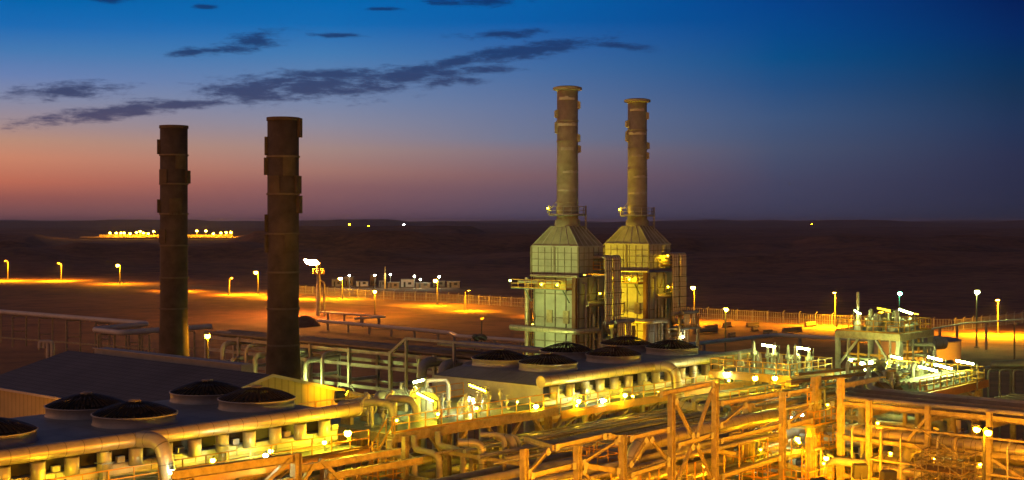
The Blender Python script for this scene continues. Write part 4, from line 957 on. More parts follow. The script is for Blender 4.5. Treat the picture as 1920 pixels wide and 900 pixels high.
for a_, b_ in (((tx, vx + .2, 13.2), (tx, vx + 2.2, zx - .6)), ((tx, vx + VX - .3, 13.9), (tx, vx + VX - 2.3, zx - .6)), ((tx, vx + VX - .3, 10.4), (tx, vx + VX - 2, 12.8)), ((tx + WX - .3, vx, 13.2), (tx + WX - 2, vx, zx - .6))): part(md, 'brace', MB().bar(a_, b_, .2), GALV)
for z in (11.4, 14.9):
    part(md, 'pipe_shelf', MB().ib((tx + .3, vx + .4, z), (tx + .3, vx + VX - .6, z), .16, .2).ib((tx + .4, vx + .3, z), (tx + WX - .6, vx + .3, z), .16, .2), RAIL)
for k in range(5):
    part(md, 'secondary_column', MB().ib((tx + .2, vx + .9 + k * 1.05, 8), (tx + .2, vx + .9 + k * 1.05, zx - .62), .14).ib((tx + 1 + k * 1.15, vx + .15, 8), (tx + 1 + k * 1.15, vx + .15, zx - .62), .14), RAIL if k % 2 else GALV)
part(md, 'mid_floor', MB().box((tx + .4, vx + .4, 12.2), (tx + WX - .6, vx + VX - .6, 12.28)), GRATE)
part(md, 'mid_railing', MB().rail([(tx + .1, vx + VX - .5, 12.25), (tx + .1, vx + .1, 12.25), (tx + WX - .6, vx + .1, 12.25)], 1.0, .03, 1.0), RAIL)
part(md, 'railing', MB().rail([(tx, vx, zx), (tx + WX - .1, vx, zx), (tx + WX - .1, vx + VX - .1, zx), (tx, vx + VX - .1, zx), (tx, vx, zx)], 1.1, .035, 1.2), RAIL)
random.seed(33)
def cluster(pref, place, x0, x1, y0, y1, z, n, gname, hs=(.5, 1.6)):
    protos = []
    for i in range(n):
        x, y = random.uniform(x0, x1), random.uniform(y0, y1); h = random.uniform(*hs); kind = i % 4
        nm, lb = [('valve', 'small flanged valve with handwheel'), ('pipe_bend', 'small inverted U pipe bend'), ('pump', 'squat pump with motor'), ('filter', 'small upright filter pot')][kind]
        a = thing(nm, '%s %s' % (lb, place), nm.replace('_', ' '), (x, y, z), '%s %s' % (nm.replace('_', ' ') + 's', place))
        if kind == 0:
            part(a, 'body', MB().tube([(x, y, z), (x, y, z + h)], .12, 8).lathe((x, y, z + h * .5), [(.12, -.2), (.26, -.18), (.26, -.1), (.17, 0), (.26, .1), (.26, .18), (.12, .2)], 10), EQUIP)
            part(a, 'handwheel', MB().lathe((x, y, z + h), [(.3, 0), (.3, .06), (.22, .06), (.22, 0), (.3, 0)], 12).bar((x - .25, y, z + h + .03), (x + .25, y, z + h + .03), .05), RAIL)
        elif kind == 1: part(a, 'bend', MB().tube([(x, y, z), (x, y, z + h * 1.2), (x + .9, y + .3, z + h * 1.2), (x + .9, y + .3, z)], .15, 8, .4), PIPE)
        elif kind == 2:
            part(a, 'casing', MB().lathe((x, y, z), [(.3, 0), (.36, .2), (.36, .5), (.2, .65), (.02, .68)], 12), EQUIP)
            part(a, 'motor', MB().tube([(x + .2, y, z + .4), (x + 1.0, y, z + .4)], .24, 12).cbox((x + .5, y, z + .08), 1.2, .5, .16), GALV)
        else: part(a, 'pot', MB().lathe((x, y, z), [(.2, 0), (.2, h), (.26, h + .02), (.26, h + .1), (.12, h + .22), (.02, h + .26)], 12), CLAD)
cluster('', 'on top of the module tower', tx + .5, tx + WX - .6, vx + .5, vx + VX - .6, zx, 28, '', (.6, 1.7))
cluster('', 'on the middle floor of the module tower', tx + .7, tx + WX - 1, vx + .6, vx + VX - 1, 12.3, 20, '', (.8, 1.9))
for i in range(3): bulb('green white floodlight, %s on the middle floor of the module tower' % order[i], (tx + .3, vx + 1.2 + i * 1.8, 14.3), 'green', 330, .12, 'floodlights in the module tower')
p = (tx + 1.2, vx + 4.6)
solo('vent_stack', 'slim upright vent pipe rising from the module tower top', 'vent pipe', MB().tube([(p[0], p[1], zx), (p[0], p[1], zx + 3.6)], .14, 8).lathe((p[0], p[1], zx), [(.4, 0), (.4, .5), (.28, .9), (.16, 1.0)], 12), EQUIP, (p[0], p[1], zx))
for i in range(5):
    x, y, r = tx + 1 + i * 1.1, vx + 1.4 + (i % 3) * 1.5, .35 + .1 * (i % 2)
    a = thing('vessel', '%s upright vessel hung inside the module tower frame' % order[i], 'vessel', (x, y, 9.9), 'vessels inside the module tower')
    part(a, 'shell', MB().lathe((x, y, 9.9), [(.02, .2), (r, .5), (r, 3.9), (r * .6, 4.3), (.02, 4.4)], 14), CLAD); part(a, 'skirt', MB().lathe((x, y, 9.9), [(r * .8, 0), (r * .8, .55)], 12), STEEL)
for i in range(6):
    z = 10.5 + i * .95; v = vx - .8 - .25 * (i % 2)
    solo('pipe', '%s from the bottom of the elbow pipes on the right face of the module tower' % order[i], 'pipe', MB().tube([(tx + 1 + i * .5, vx + 1.6, z + .5), (tx + 2.2 + i * .6, v, z + .5), (tx + 2.2 + i * .6, v, 8.6)], .2, 10, .45), GALV if i % 2 else CLAD, (tx, v, z), 'elbow pipes on the module tower')
for i in range(4):
    z = 10.3 + i * 1.4
    solo('pipe', '%s from the bottom of the level pipes on the left face of the module tower' % order[i], 'pipe', MB().tube([(tx + .5, vx + .8, z), (tx + .5, vx + VX - 1, z), (tx + .5, vx + VX - 1, z + 1.8)], .17, 10, .4), GALV, (tx, vx, z), 'level pipes on the module tower')
pdz = 13.85
pd = thing('process_deck', 'brightly lit deck crowded with small valves and pumps at right', 'platform', (103, 46.5, 0))
part(pd, 'floor', MB().box((97.4, 44.3, pdz - .12), (110, 52.6, pdz)), GRATE)
part(pd, 'edge_beam', MB().box((97.4, 44.1, pdz - .6), (110.1, 44.29, pdz + .04)).box((110.02, 44.3, pdz - .6), (110.16, 52.6, pdz + .03)), RAIL)
part(pd, 'railing', MB().rail([(97.5, 44.4, pdz), (109.9, 44.4, pdz), (109.9, 52.4, pdz), (97.5, 52.4, pdz)], 1.1, .04, 1.2), RAIL)
for x in (98, 104, 109.6):
    for y in (44.8, 52): part(pd, 'column', MB().ib((x, y, 0), (x, y, pdz - .61), .4), STEEL)
part(pd, 'knee_brace', MB().bar((109.4, 44.8, 11.6), (107.5, 44.8, pdz - .6), .2), STEEL)
cluster('', 'on the lit process deck', 98, 108.6, 46.2, 52, pdz, 64, '', (.5, 1.5))
for i in range(4): solo('manifold_pipe', '%s long level pipe on low stools along the front of the process deck' % order[i], 'pipe', MB().tube([(98, 45.1 + i * .42, pdz + .7), (108.2, 45.1 + i * .42, pdz + .7), (108.2, 45.1 + i * .42, pdz)], .14, 8, .3).cbox((100, 45.1 + i * .42, pdz + .3), .2, .2, .6).cbox((104, 45.1 + i * .42, pdz + .3), .2, .2, .6), PIPE, (98, 45, pdz), 'level pipes along the process deck')
tk = thing('storage_tank', 'plain beige storage tank behind the process module', 'tank', loc((1716 - CX) / F * 150, 150))
c = ORG[tk.name]
part(tk, 'shell', MB().lathe(c, [(4.9, 0), (4.9, 13.9)], 48), TANK); part(tk, 'roof', MB().lathe(c, [(4.95, 13.85), (4.95, 13.98), (.02, 14.3)], 48, False), HOOD)
solo('duct', 'short thick pipe with open end beside the beige tank', 'pipe', MB().tube([Q(1700, 647, D=128), Q(1768, 643, D=131)], .62, 16), CLAD, Q(1700, 647, D=128))
# skid and small frames right of the tank
sk = Q(1880, 720, D=128)
solo('pipe_bundle', 'big pale horizontal drum above the dark skid at the right edge', 'pipe', MB().tube([Q(1860, 686, D=130), Q(1935, 682, D=128)], .5, 14), PIPED, sk)
for i, px in enumerate((1853, 1874, 1900)):
    a = Q(px, 694, D=124); b = a + V((1.2, -.6, 0))
    solo('pipe_hoop', '%s grey inverted U pipe on the dark skid at the right edge' % order[i], 'pipe', MB().tube([(a.x, a.y, 0), a, b, (b.x, b.y, 0)], .11, 8, .4), PIPED, a, 'U pipes on the dark skid')
fl = thing('covered_rack', 'flat brown covered pipe rack top in the right background', 'pipe rack', (108, 36, 0))
part(fl, 'cover', MB().box((99, 24, 12.2), (112, 43, 12.5)), mat('rusty cover', (.20, .13, .08), .8)); 
mb = MB()
for k in range(9): mb.box((99.5 + k * 1.5, 24, 12.52), (99.8 + k * 1.5, 43, 12.7))
part(fl, 'rib', mb, PIPED)
for x in (99.4, 111.6):
    for y in (25, 34, 42.6): part(fl, 'column', MB().ib((x, y, 0), (x, y, 12.1), .35), STEEL)

# ------------------------------------------------------------------ ground level equipment under the racks
random.seed(44)
for i in range(9):
    x, y = 88 + (i % 3) * 9, 46 - (i // 3) * 7.5; z = 0
    a = thing('horizontal_vessel', '%s horizontal vessel in the %s row on the yard below the racks' % (order[i % 3], order[i // 3]), 'vessel', (x, y, 0), 'vessels on the yard below the racks')
    part(a, 'shell', MB().tube([(x - 2.6, y, 2.6), (x - 2.2, y, 2.6), (x + 2.2, y, 2.6), (x + 2.6, y, 2.6)], [.6, 1.1, 1.1, .6], 16), CLAD)
    for e in (-1.4, 1.4): part(a, 'saddle', MB().cbox((x + e, y, .9), .4, 1.6, 1.8), CONC)
mz = 7.2
mf = thing('mezzanine', 'low grated mezzanine floor crossed by small pipes inside the racks', 'platform', (95, 50, 0))
part(mf, 'floor', MB().box((89, 49.5, mz - .1), (118, 60, mz)), GRATE)
part(mf, 'railing', MB().rail([(118, 49.6, mz), (89, 49.6, mz)], 1.1, .035, 1.4), RAIL)
for x in (92, 104, 116): part(mf, 'column', MB().ib((x, 50, 0), (x, 50, mz - .11), .3), STEEL)
cluster('', 'on the low mezzanine inside the racks', 90, 116, 50.3, 58, mz, 36, '', (.6, 1.8))
for i in range(10):
    x = 90 + i * 2.7; r = .1 + .09 * (i % 4)
    solo('pipe', '%s cross pipe over the low mezzanine' % order[i], 'pipe', MB().tube([(x, 61, 9.6 + r), (x, 47.5, 9.6 + r), (x, 47.2, 5)], r, 8, .7), PIPE, (x, 61, 9), 'cross pipes over the mezzanine')
eb = thing('equipment_shelter', 'pale lit cabinet row seen through the crossing rack at lower right', 'cabinet', (97, 33, 0))
part(eb, 'cabinet', MB().box((98.2, 28, 0), (100, 41, 8.6)), PANEL); part(eb, 'door', MB().box((98.1, 30, .2), (98.19, 31.5, 8)).box((98.1, 35, .2), (98.19, 36.2, 8)), DARK)

# ------------------------------------------------------------------ rear pipe rack behind the warehouse
rr = thing('pipe_rack', 'grey pipe rack behind the warehouse carrying a dark flat bundle', 'pipe rack', (103, 110, 0))
RV = [80 + 6.8 * k for k in range(10)]
for v in RV:
    for x in (101, 105.4): part(rr, 'column', MB().ib((x, v, 0), (x, v, 12.9), .36), GALV)
    for z in (12.3, 9.2): part(rr, 'cross_beam', MB().ib((101.2, v, z), (105.2, v, z), .3, .36), GALV)
for x in (101, 105.4):
    for z in (12.55, 11.0, 8.6): part(rr, 'long_beam', MB().ib((x, RV[0], z), (x, RV[-1], z), .24, .38), GALV)
for k in range(0, 9, 2):
    for y0, y1 in ((RV[k] + .3, RV[k] + 3.3), (RV[k + 1] - .3, RV[k + 1] - 3.3)): part(rr, 'brace', MB().bar((101, y0, 8.7), (101, y1, 5), .18), GALV)
for i in range(7):
    r = [.24, .16, .3, .2, .26, .14, .22][i]; x = 101.5 + i * .62
    solo('pipe', '%s pipe from the front on top of the grey rear rack' % order[i], 'pipe', MB().tube([(x, 76, 12.78 + r), (x, 142 - (i % 3) * 2, 12.78 + r)], r, 10), CLAD if i % 2 else PIPED, (x, 76, 12.8), 'pipes on the grey rear rack')
for i in range(9):
    v = 117 + i * 2.35; r = .3 if i % 3 else .22; ztop = 12.1 - (i % 2) * .9 - (.8 if i in (4, 7) else 0)
    solo('drop_pipe', '%s from the right of the pale pipes bending down left of the stack' % order[i], 'pipe', MB().tube([(104, v, ztop), (99.6 - .5 * (i % 2), v, ztop), (99.6 - .5 * (i % 2), v, 0)], r, 12, .9), PIPE if i % 2 else EQUIP, (99.6, v, 0), 'pale pipes bending down behind the warehouse')
for i in range(6):
    v = 85.5 + i * 3.0
    solo('drop_duct', '%s from the right of the wide grey ducts bending down behind the lit deck' % order[i], 'duct', MB().tube([(105, v, 12.2), (99.2, v, 12.2), (99.2, v, 0)], .55, 12, 1.2), GALV, (99.2, v, 0), 'grey ducts bending down')
br = thing('pipe_bridge', 'raised grey bridge rail stepping up beside the dark flat pipes', 'pipe bridge', (100.5, 95, 0))
a, b, c2, d = V((100.5, 106.5, 12.9)), V((100.5, 104.2, 14.5)), V((100.5, 78, 14.5)), V((104.8, 78, 14.5))
part(br, 'upper_rail', MB().bar(a, b, .3).bar(b, c2, .26), GALV); part(br, 'cover', MB().box((101, 78, 14.0), (105, 100, 14.2)), HOOD)
for v in (104.2, 97, 90, 83): part(br, 'post', MB().ib((100.5, v, 0), (100.5, v, 14.4), .26), GALV)

# ------------------------------------------------------------------ field: pipelines, flare, fence, cabins, camp
WHITEP = mat('white pipe lagging', (.64, .61, .58), .5, 0, .15, .3)
def pipeline(label, pts, r, hs, step=9, m=WHITEP, name='pipeline', frame=True, bend=1.5):
    t = thing(name, label, 'pipeline', (pts[0][0], pts[0][1], 0), 'pipelines across the desert')
    part(t, 'pipe', MB().tube(pts, r, 12, bend), m)
    for a, b in zip(pts, pts[1:]):
        a, b = V(a), V(b); L = (b - a).length; k = int(L / step); d = (b - a).normalized(); e = V((-d.y, d.x, 0)) * (1.6 if frame else .0)
        for i in range(k + 1):
            p = a.lerp(b, (i + .5) / (k + 1)); z = p.z - r
            if frame: part(t, 'support', MB().bar(p + e - V((0, 0, p.z)), p + e + V((0, 0, -r - .1)), .28).bar(p - e - V((0, 0, p.z)), p - e + V((0, 0, -r - .1)), .28).bar(p + e + V((0, 0, -r - .12)), p - e + V((0, 0, -r - .12)), .26).bar(p + e - V((0, 0, p.z * .55)), p - e - V((0, 0, p.z * .55)), .18), STEEL)
            else: part(t, 'support', MB().bar((p.x, p.y, 0), (p.x, p.y, z), .4), CONC)
    return t
zl = 7.3
pipeline('pale pipeline on tall H frames crossing the left desert with a turnback loop', [Q(-160, 571, z=zl), Q(279, 607, z=zl), Q(174, 618, z=zl), Q(226, 624, z=zl), Q(395, 612, z=zl)], .5, 0, step=11)
t = thing('pipe_trestle', 'low trestle walkway below the left pipeline', 'trestle', Q(60, 640, z=3))
mb = MB().bar(Q(-60, 628, z=3.4), Q(290, 655, z=3.4), .3)
part(t, 'rail', mb, STEEL)
pipeline('long thin pipeline on low stools from the flare to the heaters', [Q(596, 601, z=2.2), Q(845, 624, z=2.2), Q(858, 630, z=2.2), Q(1000, 640, z=2.2)], .42, 0, step=9, frame=False)
pipeline('short upper pipeline beside the flare foot', [Q(600, 585, z=2.4), Q(726, 594, z=2.4), Q(665, 597, z=2.4)], .26, 0, step=9, frame=False)
pipeline('pale pipeline on tall posts behind the valve platform', [Q(1270, 648, z=7.5), Q(1455, 628, z=7.5), Q(1640, 638, z=7.5)], .34, 0, step=16, frame=False)
pipeline('pale pipeline rising toward the right fence', [Q(1745, 617, z=6), Q(1810, 606, z=6), Q(1960, 596, z=6)], .17, 0, step=18, frame=False)
# flare
b = loc((597 - CX) / F * 388, 388); fx, fy = b.x, b.y
fl = thing('flare_stack', 'burning flare stack with leaning orange flame and platform', 'flare stack', b)
part(fl, 'stack', MB().tube([(fx, fy, 0), (fx, fy, 13.6)], [.75, .55], 14), PIPE)
part(fl, 'riser', MB().tube([(fx + 1.4, fy - .9, 0), (fx + 1.4, fy - .9, 9.6), (fx + .4, fy - .3, 10.4)], .28, 8, .6), PIPE)
part(fl, 'platform', MB().lathe((fx, fy, 12.2), [(.5, 0), (1.7, 0), (1.7, .15), (.5, .15)], 16, False).rail([(fx + 1.65 * math.cos(k * .63), fy + 1.65 * math.sin(k * .63), 12.3) for k in range(11)], 1.3, .06, 1), RAIL)
part(fl, 'tip', MB().tube([(fx, fy, 13.6), (fx, fy, 15.0)], [.5, .62], 12), DARK)
d = V((-s_ * .9 - .0, c_ * .9, 0)); xw = loc(1, 0) * -1
pts = [V((fx, fy, 14.9)) + xw * (k * .52) + V((0, 0, .16 * k + .25 * math.sin(k * .9))) for k in range(9)]
part(fl, 'flame', MB().tube(pts, [.3, .6, .8, .75, .85, .6, .6, .35, .08], 12), glow('flame', 2200))
fm = fl.children[-1].data
for v_ in fm.vertices: v_.co += noise.noise_vector(v_.co * 1.3) * .28
rk = loc((572 - CX) / F * 350, 350)
mb = MB(); 
mb.lathe(rk, [(4.5, -.2), (3.6, 1.0), (2.2, 1.9), (.8, 2.3), (.02, 2.35)], 14)
mb.v = [tuple(V(p) + noise.noise_vector(V(p) * .6) * .8) for p in mb.v]
solo('rubble_mound', 'dark mound of rubble left of the flare foot', 'rubble', mb, ROCK, rk)
# fence
fpts = [Q(560, 551, z=0), Q(700, 561, z=0), Q(840, 568, z=0), Q(1000, 578, z=0), Q(1300, 597, z=0), Q(1560, 612, z=0), Q(1790, 622, z=0), Q(1945, 603, z=0)]
fn = thing('perimeter_fence', 'long tall picket fence along the lit desert road', 'fence', fpts[0])
n_ = 0; mbp = MB()
for a, b in zip(fpts, fpts[1:]):
    L = (b - a).length; k = int(L / 4.6)
    for i in range(k):
        p = a.lerp(b, i / k); n_ += 1
        if n_ <= 100: part(fn, 'post', MB().bar(p, p + V((0, 0, 3.1)), .14).bar(p + V((0, 0, 3.1)), p + V((.3, -.3, 3.5)), .1), GALV)
    for z in (.4, 1.5, 2.9): mbp.bar(a + V((0, 0, z)), b + V((0, 0, z)), .06)
    k = int(L / .7)
    for i in range(k):
        p = a.lerp(b, i / k); mbp.bar(p + V((0, 0, .1)), p + V((0, 0, 3.0)), .07)
part(fn, 'panel', mbp, GALV)
# cabins
random.seed(3)
cab = [(622, 641, 537, 4.5), (645, 662, 536, 4), (668, 690, 537, 3.2), (694, 706, 535, 5), (710, 722, 538, 3.4), (727, 748, 541, 4.2), (752, 776, 538, 3.8), (780, 806, 540, 3.2), (812, 834, 538, 3.6), (838, 862, 539, 2.6)]
look = ['long low white', 'square blue lit', 'low grey', 'tall narrow pale', 'small white', 'orange lit front', 'grey double', 'wide dark', 'small lit', 'low fenced']
for i, (x0, x1, y, h) in enumerate(cab):
    h *= (.62, .9, .6, .85, .7, .55, .8, .6)[i % 8]
    a, b = Q(x0, y, z=0), Q(x1, y, z=0); D = (b - a); u = D.normalized(); n2 = V((-u.y, u.x, 0)) * -1
    e = n2 * -3.5 if False else V((-u.y, u.x, 0)) * 4
    t = thing('site_cabin', '%s site cabin, %s from the left in the distant desert compound' % (look[i], order[i]), 'cabin', a, 'cabins in the desert compound')
    P = [a, b, b + e, a + e]
    part(t, 'wall', MB().add([p for p in P] + [p + V((0, 0, h)) for p in P], [(0, 1, 5, 4), (1, 2, 6, 5), (2, 3, 7, 6), (3, 0, 4, 7), (4, 5, 6, 7)]), [mat('grey cabin', (.2, .2, .2)), mat('tan cabin', (.24, .19, .13)), CABIN, mat('brown cabin', (.16, .1, .06))][i % 4])
    m_ = (a + b) / 2 + e / 2
    part(t, 'roof', MB().add([p + (p - m_) * .08 + V((0, 0, h + .05)) for p in P] + [p + (p - m_) * .08 + V((0, 0, h + .3)) for p in P], [(3, 2, 1, 0), (0, 1, 5, 4), (1, 2, 6, 5), (2, 3, 7, 6), (3, 0, 4, 7), (4, 5, 6, 7)]), HOOD)
    o_ = -e.normalized() * .06; w_ = (x1 - x0)
    part(t, 'door', MB().add([a.lerp(b, .2) + o_, a.lerp(b, .35) + o_, a.lerp(b, .35) + o_ + V((0, 0, 2.1)), a.lerp(b, .2) + o_ + V((0, 0, 2.1))], [(0, 1, 2, 3)]), DARK)
    part(t, 'window', MB().add([a.lerp(b, .55) + o_ + V((0, 0, 1)), a.lerp(b, .8) + o_ + V((0, 0, 1)), a.lerp(b, .8) + o_ + V((0, 0, 2)), a.lerp(b, .55) + o_ + V((0, 0, 2))], [(0, 1, 2, 3)]), DARK)
p = Q(722, 541, z=0); solo('radio_mast', 'thin lattice radio mast in the distant desert compound', 'mast', MB().bar(p, p + V((0, 0, 6)), .5).bar(p + V((0, 0, 6)), p + V((0, 0, 9)), .2), RAIL, p)
for i, (px, yh) in enumerate(((641, 521), (655, 516), (703, 515), (732, 514), (777, 517), (788, 523), (823, 518))):
    y0 = 541; p = Q(px, y0, z=0); hz = zz(yh, (p.x * c_ + 0) and (wld(p).y))
    street_lamp('white compound lamp, %s from the left in the desert compound' % order[i], p, hz, 'white', 170, sz=1.1, group='white compound lamps')
# fence-line lamp posts
FL = [(15, 527, 489, 1, 'far left cut off fence lamp with dark head over an orange pool'), (115, 527, 494, 1, 'second cut off fence lamp with dark head over an orange pool'),
      (225, 532, 497, 0, 'glowing sodium fence lamp left of the left dark stack'), (484, 552, 510, 0, 'glowing sodium fence lamp between the two dark stacks'),
      (642, 560, 521, 0, 'glowing sodium fence lamp in front of the white cabins'), (820, 573, 525, 0, 'glowing sodium fence lamp at the right of the cabins'),
      (1302, 605, 538, 0, 'glowing sodium fence lamp right of the heaters'), (1566, 612, 549, 1, 'cut off fence lamp left of the module tower'), (1871, 628, 563, 1, 'cut off fence lamp at the far right')]
for i, (px, yb, yh, cut, lb) in enumerate(FL):
    p = Q(px, yb, z=0); D = wld(p).y; hz = zz(yh, D)
    street_lamp(lb, p, hz, 'sodium', 21000 if cut else 5200, cut=bool(cut), sz=1.5, arm=1.6, az_=math.radians(200), group='sodium fence lamps')
for i, px in enumerate((318, 340, 430, 512, 548, 872, 1025, 1075, 1640, 1705)):  # added lamps, most hidden behind stacks and heaters, to brighten the road
    yb = 528 + (px - 160) * .0685; p = Q(px, yb + 6, z=0)
    street_lamp('added low cut off road lamp, %s along the lit desert road' % order[i], p, 6.2, 'sodium', 16000, cut=True, sz=1.0, arm=1.8, az_=math.radians(260), group='added low road lamps')
# other lamp posts
def lp(label, px, yb, yh, D, kind, L, **k):
    p = loc((px - CX) / F * D, D); return street_lamp(label, p, zz(yh, D), kind, L, **k)
lp('sodium lamp on a slim mast standing in the orange field', 703, 592, 546, 388, 'sodium', 2600, sz=1.2)
lp('dim twin lamp mast right of the long field pipeline', 903, 650, 596, 300, 'sodium', 3, heads=2, sz=.9)
lp('bright sodium lamp on a pale post behind the warehouse roof', 390, 700, 628, 152, 'sodium', 520, sz=.9, arm=.35)
lp('twin white lamp on a tall mast behind the far cooler', 1360, 660, 579, 260, 'lime', 420, heads=2, sz=.95)
lp('teal green lamp on a tall mast behind the module tower', 1686, 640, 549, 200, 'teal', 420, sz=.8, arm=.3)
lp('bright white lamp on a tall mast at the right', 1831, 652, 546, 288, 'green', 900, sz=1.3, arm=.4)
lp('unlit lamp mast at the right edge', 1902, 705, 609, 180, 'green', 0, dark=True)
p = Q(1845, 806, D=84); street_lamp('twin sodium lamp post in front of the crossing rack', (p.x, p.y, 0), p.z, 'sodium', 900, heads=2, sz=.6, arm=.7, az_=math.radians(60))
# sodium posts added along the plant road, below the view, to light the racks
for i, (x, y, h, L) in enumerate(((30, 42, 12.5, 1200), (42, 40, 12, 1200), (54, 38, 12, 1700), (64, 35, 11.5, 1900), (74, 32, 11, 600), (50, 52, 11, 900), (76, 41, 9.5, 420))):
    street_lamp('added sodium lamp post, %s along the plant road before the racks' % order[i], (x, y, 0), h, 'sodium', L, sz=.9, group='added plant road lamps')
for i, (x, y, z, a) in enumerate(((29, 42, 13.5, (27, 64, 15)), (38, 42, 13.5, (38, 64, 15)), (47, 41, 13.0, (49, 64, 15)), (57, 40, 12.5, (62, 64, 14)), (70, 38, 11.6, (80, 64, 15)), (79, 38, 10.8, (92, 64, 15)), (83, 42, 10.2, (102, 62, 14.5)))):  # added row, out of view below, that lights the cooler fronts
    added_flood('added hooded sodium floodlight, %s of the row facing the coolers' % order[i], (x, y, z), a, 'sodium', 850, .9, 'added hooded floodlights facing the coolers')
# camp on the horizon
a, b, c2, d = [loc((px - CX) / F * D, D, 0) for px, D in ((150, 2150), (455, 2150), (455, 2420), (150, 2420))]
struct('camp_pad', MB().add([p + V((0, 0, z)) for z in (-8, 3.4) for p in (a, b, c2, d)], [(4, 5, 6, 7), (0, 1, 5, 4), (1, 2, 6, 5), (2, 3, 7, 6), (3, 0, 4, 7)]), ROADM)
for i, (px, y) in enumerate(((206, 437), (218, 437), (227, 437), (233, 437), (256, 436), (263, 434), (269, 437), (288, 434), (369, 433), (386, 433), (414, 437), (424, 436), (433, 436), (278, 438), (244, 438), (400, 438))):
    D = 2250; p = loc((px - CX) / F * D, D); g0 = 3.4
    t = thing('mast_light', 'glowing orange camp light, %s from the left on the horizon' % order[i], 'mast light', (p.x, p.y, g0), 'camp lights on the horizon')
    h = zz(y, D)
    part(t, 'mast', MB().bar((p.x, p.y, g0), (p.x, p.y, h), .6), POLE); part(t, 'lamp', MB().lathe((p.x, p.y, h), [(.1, -1.4), (1.8, -.6), (1.8, .6), (.1, 1.4)], 10), glow('sodium', 900 if i not in (8, 9) else 1800))
for i, (x0, x1, y) in enumerate(((200, 245, 444), (246, 298, 442), (356, 412, 443), (415, 436, 446))):
    D = 2300; a, b = loc((x0 - CX) / F * D, D), loc((x1 - CX) / F * D, D); g0 = 3.4; h = 3.5
    solo('camp_building', 'low orange lit camp block, %s from the left on the horizon' % order[i], 'building', MB().add([V((p.x, p.y, g0 + z)) + e for z in (-2, h) for e in (V((0, 0, 0)), V((-9, 9, 0))) for p in (a, b)], [(0, 1, 5, 4), (1, 3, 7, 5), (3, 2, 6, 7), (2, 0, 4, 6), (4, 5, 7, 6)]), TANK, (a.x, a.y, g0), 'camp blocks on the horizon')
for i, (px, y, k) in enumerate(((655, 421, 'sodium'), (691, 424, 'yellow'), (757, 421, 'white'), (1522, 420, 'sodium'))):
    D = 2600 if i < 3 else 5200; p = loc((px - CX) / F * D, D); g0 = ground_h((px - CX) / F * D, D); h = zz(y, D)
    t = thing('mast_light', ['orange light on the mesa top right of the right dark stack', 'faint light in the middle of the mesa top', 'white light at the right end of the mesa top', 'lone orange light on the horizon right of the heaters'][i], 'mast light', (p.x, p.y, g0), 'lights on the horizon')
    part(t, 'mast', MB().bar((p.x, p.y, g0 - 2), (p.x, p.y, h), .5), POLE); part(t, 'lamp', MB().lathe((p.x, p.y, h), [(.1, -1), (1.3, -.5), (1.3, .5), (.1, 1)], 8), glow(k, 260 if i != 1 else 60))

# ------------------------------------------------------------------ lit fixtures in the plant
E1 = 0.0
def tl(label, px, y, D, kind, L, yaw=0, ln=1.4, tilt=-.25, post=2.2, rad=.07): return tube_light(label, Q(px, y, D=D), kind, L, ln, math.radians(yaw), tilt, post, rad=rad)
tl('yellow tube light beside the gable wall', 645, 741, 100.5, 'yellow', 60, 30, 1.6, .35, 3)
tl('white tube light above the curved vessel pipe', 785, 713, 93, 'green', 260, 10, 1.1, .05)
tl('white tube light sloping over the right arched pipe', 797, 743, 91, 'lime', 230, -70, 1.3, -.4, 2.4)
tl('yellow tube light sloping at the end of the far cooler', 895, 726, 97, 'yellow', 230, -60, 1.3, -.35, 2.2)
tl('left white tube light over the valve platform', 1441, 647, 113, 'green', 230, -40, 1.2, -.15, 3)
tl('right white tube light over the valve platform', 1505, 652, 112, 'green', 230, -40, 1.2, -.15, 3)
tl('white tube light at the left of the module tower top', 1608, 584, 123, 'green', 150, 50, 1.2, .2, 2)
tl('dim tube light in the middle of the module tower top', 1657, 579, 124, 'lime', 8, -50, 1.2, -.2, 2)
tl('white tube light at the right of the module tower top', 1698, 583, 124, 'green', 150, -30, 1.5, -.3, 2)
tl('white tube light on the near column of the module tower', 1681, 669, 116, 'green', 260, 60, 1.5, .05, 1.8)
tl('white tube light left of the beige tank foot', 1753, 671, 112, 'green', 260, -40, 1.3, -.25, 2)
tl('upper white tube light over the crowded process deck', 1768, 686, 108, 'green', 170, -40, 1.6, -.25, 2.2)
tl('lower white tube light over the crowded process deck', 1740, 690, 106, 'green', 170, -40, 1.6, -.25, 2.2)
tl('white tube light on a post at the process deck corner', 1809, 678, 109, 'green', 260, -40, 1.5, -.2, 2.4)
def bl(label, px, y, D, kind, L, r=.2): return bulb(label, Q(px, y, D=D), kind, L, r)
bl('white floodlight at the end of the far cooler walkway', 883, 748, 93.5, 'white', 300, .28)
bl('white floodlight at the right end of the near cooler', 652, 812, 80, 'lime', 420, .27)
bl('floodlight under the far cooler near corner', 1005, 762, 95.6, 'lime', 420, .22)
bl('left floodlight on the far cooler walkway', 1085, 752, 99, 'lime', 330, .2)
bl('white floodlight in the middle of the far cooler walkway', 1130, 751, 101.6, 'white', 300, .2)
bl('right floodlight on the far cooler walkway', 1172, 741, 103, 'lime', 330, .2)
bl('floodlight at the far end of the far cooler', 1361, 701, 112, 'white', 330, .24)
bl('left floodlight on the lower walkway rail', 1416, 709, 104.5, 'lime', 300, .26)
bl('right floodlight on the lower walkway rail', 1453, 709, 106.5, 'lime', 300, .26)
bl('floodlight above the mezzanine between the ladder towers', 1495, 823, 100, 'yellow', 320, .24)
bl('floodlight low at the left of the crossing rack', 1549, 859, 98, 'yellow', 320, .24)
bl('tiny white floodlight, left of three over the mezzanine', 1483, 782, 104, 'white', 120, .13)
bl('tiny white floodlight, middle of three over the mezzanine', 1491, 781, 105, 'white', 120, .13)
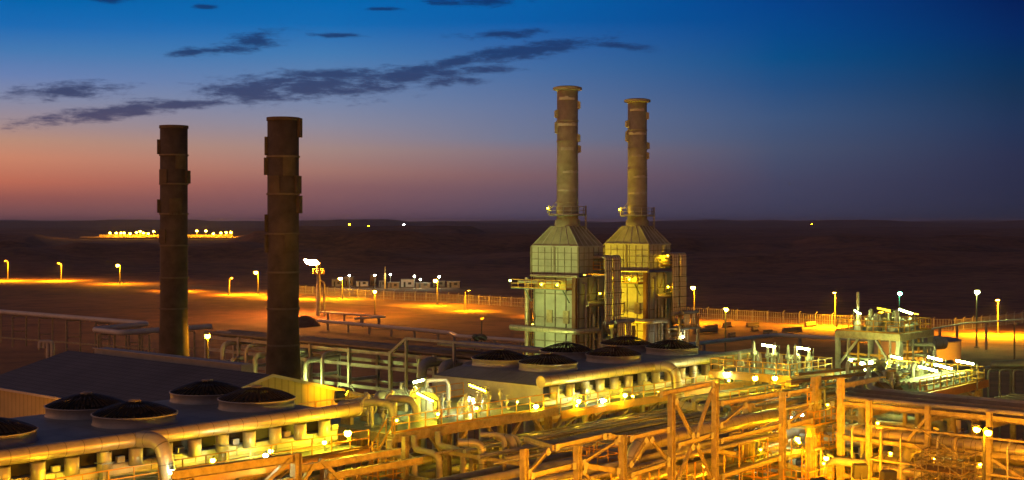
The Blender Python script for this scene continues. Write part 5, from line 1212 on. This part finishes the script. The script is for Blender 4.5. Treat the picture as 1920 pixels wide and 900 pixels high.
bl('tiny white floodlight, right of three over the mezzanine', 1504, 778, 106, 'white', 120, .13)
bl('small white floodlight low behind the truss', 1430, 858, 103, 'white', 120, .14)
bl('small white floodlight low between truss and towers', 1454, 851, 104, 'white', 120, .14)
bl('small white floodlight low under the mezzanine edge', 1516, 861, 104, 'white', 120, .14)
bl('small bright light low on the right heater frame', 1280, 631, 182, 'white', 200, .2)
bl('green white floodlight left inside the module tower foot', 1617, 682, 116, 'green', 320, .26)
bl('green white floodlight right inside the module tower foot', 1633, 680, 117, 'green', 320, .26)
bl('lower green white floodlight beneath the module tower', 1619, 693, 114, 'green', 320, .22)
for i, tt in enumerate((23, 29, 35, 44, 48, 52)):
    bulb('floodlight, %s from the left on the near cooler walkway' % order[i], (tt, 60.9, 13.95), 'lime', 260, .17)
p = Q(322, 884, v=58.8); bulb('white floodlight at the left end of the near orange beam', p, 'white', 70, .2)
p = Q(498, 854, v=59.4); bulb('white floodlight above the near orange beam', p, 'white', 260, .17)  # next three floods are added to light tank, module tower and stacks
added_flood('added hooded sodium floodlight facing the beige storage tank', (127, 53, 9), ORG[tk.name] + V((-2, -3, 8)), 'sodium', 5000, .8)
added_flood('added hooded floodlight facing the process module tower', (107, 56.5, 9), (tx + 2, vx + 3, 13), 'green', 1300, .7)
added_flood('added hooded sodium floodlight facing the dark stacks', (66, 75.5, 14), (85, 112, 20), 'sodium', 420, .7, floor=13.5)
bulb('wall light outside the left eave of the warehouse', (BL - 2.2, 92, 11.5), 'sodium', 380, .25)
bulb('floodlight under the rear rack left of the stacks', (97.5, 118, 9.0), 'green', 1200, .2)
bulb('floodlight under the rear rack behind the gable', (97.5, 100, 8.0), 'lime', 700, .2)

# ------------------------------------------------------------------ haze
hz_ = MB().box((-24000, -24000, -60), (24000, 24000, 92))
hm = bpy.data.materials.new('evening haze'); hm.use_nodes = True; n = hm.node_tree; n.nodes.clear()
pv = n.nodes.new('ShaderNodeVolumePrincipled'); pv.inputs['Color'].default_value = (.62, .76, 1, 1); pv.inputs['Density'].default_value = 4.5e-5; pv.inputs['Anisotropy'].default_value = .2
mo = n.nodes.new('ShaderNodeOutputMaterial'); n.links.new(pv.outputs[0], mo.inputs['Volume'])
ho = bpy.data.objects.new('haze', mesh('haze', hz_, hm, (0, 0, 0))); COL.objects.link(ho); ho['kind'] = 'stuff'; ho.rotation_euler = (0, 0, ROT)
